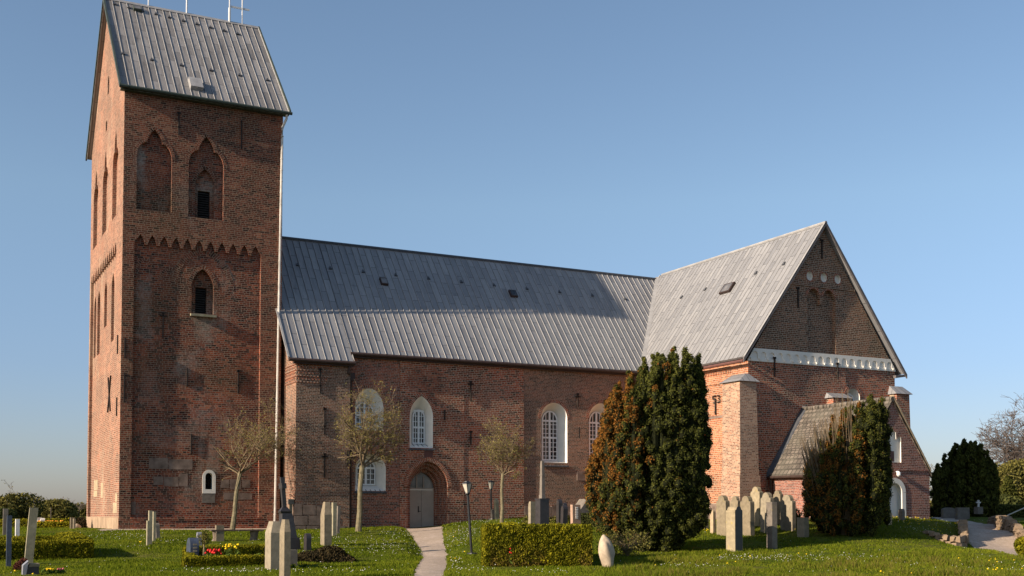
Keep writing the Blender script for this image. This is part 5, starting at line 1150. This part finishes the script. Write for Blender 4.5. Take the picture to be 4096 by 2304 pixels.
def shrub(label, px, pyb, v, rx, ry, h, mat, n_, leafs, name='shrub', cat='shrub', low=False, core=True, twigs=0, tint=None, loose=1.0):
    P = Vector(atV(px, pyb, v)); P.z = gz(P.x, P.y) if v < 85 else P.z; th = thing(name, label, cat, P)
    W = rng.normal(size=(6, 3)) * np.array([2.0 / rx, 2.0 / ry, 2.5 / h]); ph = rng.random(6) * 6
    d = unit(rng.normal(size=(n_, 3))); d[:, 2] = np.abs(d[:, 2]) if low else d[:, 2]
    rr = rng.uniform(.72, 1.04, n_) ** (1 / loose); base = d * np.array([rx, ry, h / (1 if low else 2)])
    f = 1 + .13 * sum(np.sin(base @ W[i] + ph[i]) for i in range(6)) / 1.6; C = base * (rr * f)[:, None] + np.array([0, 0, 0 if low else h / 2])
    ur, vr = np.array([cy, -sy]), np.array([sy, cy]); X = C[:, :1] * ur + C[:, 1:2] * vr; C = np.concatenate([X, np.maximum(C[:, 2:3], .01)], 1)
    leafpart('foliage', C, rng.uniform(.6, 1.4, n_) * leafs, mat, th, tint, None, 0, .2)
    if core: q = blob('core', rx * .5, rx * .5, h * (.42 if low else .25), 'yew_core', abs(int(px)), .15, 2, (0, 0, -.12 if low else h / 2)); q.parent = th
    m_ = MB(); m_.tube([(0, 0, -.2), (0, 0, h * .4)], [max(.02, rx * .06), .01], 6)
    for i in range(twigs):
        a = rng.random() * 6.28; e = rng.uniform(.5, 1.0); m_.tube([(0, 0, 0), (math.cos(a) * rx * e * .4, math.sin(a) * ry * e * .4, h * .45), (math.cos(a) * rx * e, math.sin(a) * ry * e, h * rng.uniform(.5, 1.05))], [.014, .008, .003], 4, False)
    q = m_.build('stems', M['twig']); q.parent = th
    return th
shrub('loose twiggy bush against the foot of the big yew', 2510, 2236, 40.5, .95, .6, .85, 'olive_leaf', 1500, .045, core=False, twigs=60, loose=.6)
shrub('dark spreading juniper mat right of the cross monument', 1305, 2262, 36.2, .98, .55, .52, 'juniper_leaf', 7000, .055, name='juniper', cat='juniper', low=True)
shrub('reddish brown heather in the flower plot', 1020, 2222, 36.6, .42, .3, .20, 'heather_leaf', 1600, .035, name='heather', cat='heather', low=True)
shrub('fresh green perennial clump in the flower plot', 1040, 2232, 35.4, .36, .26, .26, 'fresh_leaf', 700, .055, name='perennial', cat='plant', low=True, core=False)
shrub('grey purple heather mound behind the low black stone desk', 88, 2300, 32, .24, .22, .30, 'heather_leaf', 1500, .03, name='heather', cat='heather', low=True)
shrub('yellow green ball shrub at the right edge', 4110, 2235, 40, .52, .5, .78, 'box_leaf', 5000, .05, name='box_ball', cat='box ball')
shrub('small green bush between the porch and the smaller yew', 3178, 2045, 51.5, .35, .3, .9, 'shrub_leaf', 500, .07, twigs=12)
for lab, px, v, rx, h, mat in (('low green shrub behind the pale rosette stone', 2118, 52.8, .35, .5, 'olive_leaf'), ('yellowish shrub beside the black pedestal', 2208, 52.5, .45, .55, 'olive_leaf'), ('dry brown perennial clump left of the pinkish stone', 2278, 51.5, .38, .6, 'olive_leaf')):
    shrub(lab, px, 2092, v, rx, rx, h, mat, 500, .06, core=False, low=True)
shrub('rounded brown heap of dead leaves and twigs left of the tower', 323, 2112, 62, .36, .34, .50, 'juniper_leaf', 2500, .05, name='leaf_heap', cat='heap', low=True)
# background greenery, left
for lab, px, pyb, v, rx, h, mat in (('dense hawthorn bush with yellow green leaves at the far left', 60, 2108, 96, 2.1, 2.7, 'olive_leaf'), ('bushy dark green thicket behind the far left graves', 135, 2104, 104, 1.5, 1.7, 'shrub_leaf'), ('broad dark bush nearest the tower on the left', 228, 2106, 104, 1.8, 2.6, 'olive_leaf'), ('low bush at the left border of the photo', -10, 2104, 92, 1.3, 1.4, 'shrub_leaf'), ('small bush between thicket and tower', 275, 2106, 120, 1.1, 1.3, 'shrub_leaf')):
    shrub(lab, px, pyb, v, rx, 1.6, h, mat, 3800, .17, name='bush', cat='bush')
for lab, px, pyb, v, rx, h, mat in (('olive green shrub mass at the right edge', 4085, 2045, 112, 3.0, 5.6, 'olive_leaf'), ('pale olive shrub behind the dark yew', 3985, 2045, 116, 1.9, 4.4, 'olive_leaf'), ('low bluish juniper before the far right conifer', 3995, 2040, 96, 1.5, 1.4, 'shrub_leaf')):
    shrub(lab, px, pyb, v, rx, 2, h, mat, 6000 if h > 3 else 2500, .16, name='bush', cat='bush')
P = Vector(atV(4035, 2040, 98)); th = thing('conifer', 'small dark conifer with tiered branches at the far right', 'conifer', P)
C = []
for i in range(9):
    z = .4 + i * .30; r_ = 1.35 * (1 - i / 9.5); a = rng.random(420) * 6.28; q = np.sqrt(rng.random(420)) * r_; C.append(np.stack([q * np.cos(a), q * np.sin(a), z - .28 * q + rng.normal(size=420) * .06], 1))
leafpart('foliage', np.concatenate(C), .15, 'yew_leaf', th); at(th, lambda m_: m_.tube([(0, 0, -.2), (0, 0, 3.1)], [.12, .02], 6), 'trunk', 'twig')

# ------------------------------------------------------------------ BARE SPRING TREES
def baretree(label, px, pyb, v, htop, fork, crown, lean, seed, limbs=8, budn=2600, group='young trees in bud before the church', name='budding_tree', tr=.11, mat='bark_pale', tw='twig', bud='bud_leaf', spread=.75, depth_=5, twr=.0055, buds=.035, off=0, dens=3):
    rg = random.Random(seed); P = Vector(atV(px, pyb, v)); P.z = gz(P.x, P.y) if v < 85 else P.z
    th = thing(name, label, 'tree', P, group)
    F_ = Vector((lean * fork, 0, fork)); at(th, lambda m_: m_.tube([(0, 0, -.2), (lean * fork * .25 + .03, 0, fork * .3), (lean * fork * .6 - .02, .02, fork * .65), F_], [tr * 1.25, tr, tr * .88, tr * .95], 9), 'trunk', mat)
    m_ = MB(); tips = []; cc = F_ + Vector((off, 0, (htop - fork) * .46)); cr = Vector((crown, crown * .85, (htop - fork) * .60))
    def inside(p): q = p - cc; return (q.x / cr.x) ** 2 + (q.y / cr.y) ** 2 + (q.z / cr.z) ** 2
    def grow(p, d, L, rad, lv):
        pts = [p.copy()]; rs = [rad]; n_ = 5 if lv < 2 else 3; q = p.copy(); dd = d.copy(); wig = .20 if lv < 3 else .28
        for i in range(n_):
            dd = (dd + Vector((rg.gauss(0, wig), rg.gauss(0, wig), rg.gauss(.10 if lv < 3 else .03, .14)))).normalized(); q = q + dd * L / n_
            pts.append(q.copy()); rs.append(max(rad * (1 - .6 * (i + 1) / n_), twr * .7))
            if inside(q) > 1.12: break
        m_.tube(pts, rs, 5 if lv < 2 else 3, False)
        if lv >= depth_: tips.extend(pts[1:]); return
        if lv >= 2: tips.extend(pts[2:])
        k = dens + (2 if lv == 1 else 1 if lv == 2 else 0)
        for i in range(k):
            j = rg.randint(1, len(pts) - 1); nd = (dd * .8 + Vector((rg.gauss(0, .75), rg.gauss(0, .75), rg.gauss(.02, .55)))).normalized()
            if inside(pts[j]) < 1.05: grow(pts[j], nd, L * rg.uniform(.42, .70), max(rs[j] * .58, twr), lv + 1)
    for i in range(limbs):
        a = 2 * math.pi * i / limbs + rg.uniform(-.3, .3); e = rg.uniform(.3, 1.35) * spread
        d = Vector((math.cos(a) * e + off * .25, math.sin(a) * e, rg.uniform(.25, .9))).normalized(); grow(F_ - Vector((0, 0, rg.uniform(0, .12))), d, (htop - fork) * rg.uniform(.50, .72), tr * .36, 1)
    q = m_.build('branches', M[tw], None, smooth=True); q.parent = th
    if tips and budn:
        T = np.array([tuple(t) for t in tips]); T = T[rng.integers(0, len(T), budn)] + rng.normal(size=(budn, 3)) * .025
        leafpart('buds', T, rng.uniform(.6, 1.5, budn) * buds, bud, th, None, None, 0, .5, 1.8)
    return th
k = 54.3 / FOC
baretree('bare budding tree with leaning trunk in front of the tower', 928, 2120, 54.3, (2120 - 1572) * k, (2120 - 1885) * k, 1.85, .13, 3, 10, 2600, off=.75, spread=1.15, dens=4)
k = 53.5 / FOC
baretree('budding tree left of the church door, its crown yellow green', 1433, 2113, 53.5, (2113 - 1480) * k, (2113 - 1850) * k, 1.55, .06, 5, 9, 5200, off=.35, spread=.66, tr=.13, dens=4)
k = 55 / FOC
baretree('slender budding tree right of the door before the nave windows', 2006, 2084, 55, (2084 - 1655) * k, (2084 - 1885) * k, 1.4, .03, 8, 8, 3600, off=.2, spread=.75, tr=.085, dens=4)
baretree('large bare tree at the right edge of the photo', 4150, 2040, 118, 12.2, 2.0, 5.4, 0, 12, 9, 0, None, 'bare_tree', .30, 'bark_far', 'bark_far', depth_=5, twr=.022, spread=1.1, off=-.6, dens=5)
baretree('bare pale tree with rounded crown far beyond the left lawn', 128, 2098, 190, 5.6, 1.0, 3.9, 0, 21, 12, 0, None, 'bare_tree', .16, 'bark_far', 'bark_far', depth_=4, twr=.024, spread=.9)
baretree('thin bare tree at the left edge behind the bushes', -8, 2104, 98, 4.0, .8, 1.5, .02, 23, 6, 250, None, 'bare_tree', .07, 'bark_far', 'bark_far', depth_=4, twr=.012, buds=.07, spread=.6)
baretree('low bare tree between bushes and tower on the left', 290, 2100, 150, 3.6, .8, 2.4, 0, 25, 8, 0, None, 'bare_tree', .1, 'bark_far', 'bark_far', depth_=4, twr=.018, spread=.9)
baretree('bare shrubby tree just behind the porch corner', 3760, 2055, 96, 5.2, .8, 1.9, 0, 27, 8, 300, None, 'bare_tree', .09, 'bark_far', 'bark_far', depth_=4, twr=.012, buds=.07, spread=.8)
# far wood along the horizon
def farwood(label, pxs, v, hs_):
    n_ = 12000; px = rng.uniform(pxs[0], pxs[1], n_); base = np.interp(px, np.linspace(pxs[0], pxs[1], len(hs_)), hs_) * (1 + .15 * np.sin(px * .31) + .1 * np.sin(px * .83))
    P = np.array([atV(q, HOR, v + rng.uniform(-8, 8)) for q in px]); P[:, 2] = -1.4 + rng.random(n_) ** .7 * base; V, F = cards(P, rng.uniform(.5, 1.1, n_))
    return tag(npmesh('far_wood', V, F, M['olive_leaf'], attrs={'rnd': rng.random(n_), 'tint': np.zeros(n_)}), label, 'wood', None, 'stuff')
farwood('far strip of woodland on the horizon left of the tower', (-80, 420), 330, [2.2, 2.0, 2.2, 2.6, 3.2, 3.6])
farwood('far strip of woodland on the horizon at the right', (3680, 4300), 330, [4, 5, 6, 6, 7])

# ------------------------------------------------------------------ FLOWERS
def flowers(name, label, cat, px, pyb, v, ru, rv, n_, size, mat, stem=.22, n2=0, mat2=None):
    P = Vector(atV(px, pyb, v)); P.z = gz(P.x, P.y); th = thing(name, label, cat, P)
    a = rng.random(n_) * 6.28; r_ = np.sqrt(rng.random(n_)); U = r_ * np.cos(a) * ru; W = r_ * np.sin(a) * rv; X, Y = xy_of(U, W); Z = stem * rng.uniform(.75, 1.1, n_)
    Vs = []; Fs = []; O = np.array([[1, 0, 0], [0, 1, 0], [-1, 0, 0], [0, -1, 0], [0, 0, 1], [0, 0, -1]]) * size; FF = np.array([[0, 1, 4], [1, 2, 4], [2, 3, 4], [3, 0, 4], [1, 0, 5], [2, 1, 5], [3, 2, 5], [0, 3, 5]])
    for i in range(n_): Vs.append(O * rng.uniform(.7, 1.25) + np.array([X[i], Y[i], Z[i]])); Fs.append(FF + i * 6)
    q = npmesh('petals', np.concatenate(Vs), np.concatenate(Fs), M[mat], smooth=True); q.parent = th
    nl_ = n_ * 7; C = np.stack([np.repeat(X, 7) + rng.normal(size=nl_) * .03, np.repeat(Y, 7) + rng.normal(size=nl_) * .03, np.repeat(Z, 7) * rng.random(nl_) * .95], 1)
    leafpart('leaves', C, rng.uniform(.5, 1.2, nl_) * .05, 'fresh_leaf', th, None, None, 0, 1.5, 2.6); return th
flowers('tulip_clump', 'red tulips in the flower plot', 'tulips', 852, 2232, 35.2, .28, .16, 15, .05, 'tulip', .40)
flowers('narcissus_clump', 'yellow narcissi in the flower plot', 'narcissi', 920, 2225, 36.2, .30, .18, 24, .038, 'dandelion', .50)
flowers('pansy_clump', 'yellow pansies at the foot of the juniper', 'pansies', 1232, 2288, 33.2, .26, .10, 26, .026, 'dandelion', .12)
flowers('pansy_clump', 'yellow pansies right of the squat stone block', 'pansies', 1172, 2282, 33.0, .14, .08, 9, .024, 'dandelion', .12)
flowers('primrose_clump', 'yellow primroses at the bottom left grave', 'primroses', 196, 2306, 30.8, .16, .10, 26, .026, 'dandelion', .12)
flowers('primrose_clump', 'pink and red primroses at the bottom left grave', 'primroses', 238, 2306, 30.8, .12, .08, 14, .026, 'pink_petal', .12)
flowers('flower_row', 'orange flowers on the far left graves', 'flowers', 212, 2113, 64, .85, .25, 75, .05, 'orange_petal', .34)
flowers('rhododendron_bloom', 'single red bloom showing in the trimmed hedge', 'flower', 2042, 2200, 34.2, .04, .02, 3, .035, 'tulip', .52)

# ------------------------------------------------------------------ GRASS, DAISIES
def blocked(u, v_, m_=0.0):
    X, Y = xy_of(u, v_); b_ = (Y > 56.5) & (X > 7.9) & (X < 60)
    b_ |= (Y > 54.5) & (X > 15.9); b_ |= (Y > 45.3) & (X > 36.4) & (X < 46.6); b_ |= (Y > PY) & (X > px0) & (X < px1); b_ |= (Y > 55.2) & (X > 7.3) & (X < 16)
    return b_ | (pathdist(u, v_) < m_)
n_ = 470000
v_ = 23.5 + 41 * rng.random(n_) ** 1.6; u = rng.uniform(-1, 1, n_) * v_ * .48
ok = ~blocked(u, v_, -.03); u, v_ = u[ok], v_[ok]; n_ = len(u)
pn_ = np.sin(u * .9 + 1.3 * np.sin(v_ * .5)) * np.sin(v_ * .8 + 1.1 * np.sin(u * .6)) + .6 * np.sin(u * 3.1 + v_ * 1.7) * np.sin(v_ * 2.9 - u * 1.1)
tall = np.clip((u - 1.0) / 3, 0, 1) * np.clip((44 - v_) / 6, 0, 1)
h = (.045 + .03 * np.clip(pn_, -1, 1)) * rng.uniform(.6, 1.5, n_) * (1 + 1.3 * tall * np.clip(pn_ + .2, 0, 1.4)); wd = rng.uniform(.007, .014, n_) * (1 + v_ / 60)
x, y = xy_of(u, v_); z = gs(u, v_); a = rng.random(n_) * 6.28; l_ = h * rng.normal(size=n_) * .45; l2 = h * rng.normal(size=n_) * .45
B = np.stack([x, y, z - .01], 1); s_ = np.stack([np.cos(a) * wd, np.sin(a) * wd, 0 * a], 1); T = B + np.stack([l_, l2, h + .01], 1)
V = np.stack([B - s_, B + s_, T], 1).reshape(-1, 3)
dry = np.clip(.25 + .5 * pn_ * tall + .15 * rng.normal(size=n_), 0, 1) * (rng.random(n_) < .10 + .42 * tall)
tag(npmesh('grass', V, np.arange(n_ * 3).reshape(-1, 3), M['grass_blade'], attrs={'rnd': rng.random(n_), 'tint': dry}), 'short lawn grass growing all over the churchyard', 'grass', None, 'stuff')
def dots(name, label, cat, U, V_, size, mat, hh):
    ok = ~blocked(U, V_, .05); U, V_ = U[ok], V_[ok]; n_ = len(U); x, y = xy_of(U, V_); z = gs(U, V_) + hh * rng.uniform(.7, 1.3, n_)
    O = np.array([[1, 0, 0], [0, 1, 0], [-1, 0, 0], [0, -1, 0], [0, 0, .6], [0, 0, -.6]]); FF = np.array([[0, 1, 4], [1, 2, 4], [2, 3, 4], [3, 0, 4], [1, 0, 5], [2, 1, 5], [3, 2, 5], [0, 3, 5]])
    sz = rng.uniform(.6, 1.3, n_) * size; V = (np.stack([x, y, z], 1)[:, None] + O[None] * sz[:, None, None]).reshape(-1, 3); F = (FF[None] + (np.arange(n_) * 6)[:, None, None]).reshape(-1, 3)
    tag(npmesh(name, V, F, M[mat]), label, cat, None, 'stuff')
def clusters(cs):
    U, V_ = [], []
    for px, py, v, su, sv, n_ in cs:
        c_ = plan(px, py, v); U.append(c_[0] + rng.normal(size=n_) * su); V_.append(c_[1] + rng.normal(size=n_) * sv)
    return np.concatenate(U), np.concatenate(V_)
def gv(px, py): return ground_at(px, py)[1]
CL = [(px, py, gv(px, py), su, sv, int(n_ * .75)) for px, py, su, sv, n_ in ((520, 2150, .9, 1.2, 45), (440, 2140, .7, 1, 25), (640, 2165, .7, .8, 30), (560, 2190, .5, .3, 12), (860, 2285, .9, .6, 50), (950, 2290, .5, .4, 25), (1330, 2290, .8, .6, 40), (1450, 2200, 1.0, 2.5, 90), (1560, 2180, .7, 2.5, 110), (1600, 2130, .5, 1.2, 60), (1400, 2160, 1.2, 1.2, 60), (1840, 2170, .5, 2.0, 90), (1800, 2250, .25, 2.0, 60), (1870, 2280, .5, 1.0, 50), (1900, 2140, .9, 1.0, 80), (1990, 2090, 1.3, .8, 90), (1860, 2120, .5, 1, 60), (2220, 2290, .8, .5, 30), (3080, 2235, 1.1, 1.0, 110), (2960, 2230, .7, .6, 40), (2720, 2265, .5, .4, 25), (2800, 2270, .6, .5, 25), (3240, 2240, .9, .9, 50), (3450, 2230, 1.1, .9, 50), (3620, 2260, .5, .6, 20), (3700, 2085, .9, 1.0, 90), (3640, 2095, .7, 1.0, 60), (3650, 2120, .6, .4, 30), (4000, 2280, .7, .7, 25), (3950, 2260, .8, 1, 20), (1260, 2150, .8, 1.3, 40), (1200, 2220, .6, .8, 30), (4040, 2090, 1.2, 2, 60), (3900, 2085, .8, 2, 30))]
U, V_ = clusters(CL); U = np.concatenate([U, rng.uniform(-17, 20, 220)]); V_ = np.concatenate([V_, rng.uniform(30, 56, 220)])
dots('daisies', 'white daisies sprinkled over the lawn', 'daisies', U, V_, .0155, 'daisy', .06)
CL = [(px, py, gv(px, py), su, sv, n_) for px, py, su, sv, n_ in ((3620, 2085, .7, .8, 45), (3700, 2080, .8, .8, 35), (3560, 2300, .3, .4, 6), (3950, 2250, .6, .8, 9), (2700, 2262, 1.2, .8, 5), (3050, 2235, 1.0, 1, 6), (1800, 2240, .3, 2, 9), (1870, 2140, .6, 1, 10), (2820, 2125, .5, .6, 12), (560, 2175, .3, .3, 4), (2330, 2105, .5, .6, 8), (4020, 2290, .4, .4, 6), (20, 2300, .4, .3, 4), (3140, 2125, .6, .4, 4))]
U, V_ = clusters(CL); dots('dandelions', 'yellow dandelions dotted in the grass', 'dandelions', U, V_, .034, 'dandelion', .08)
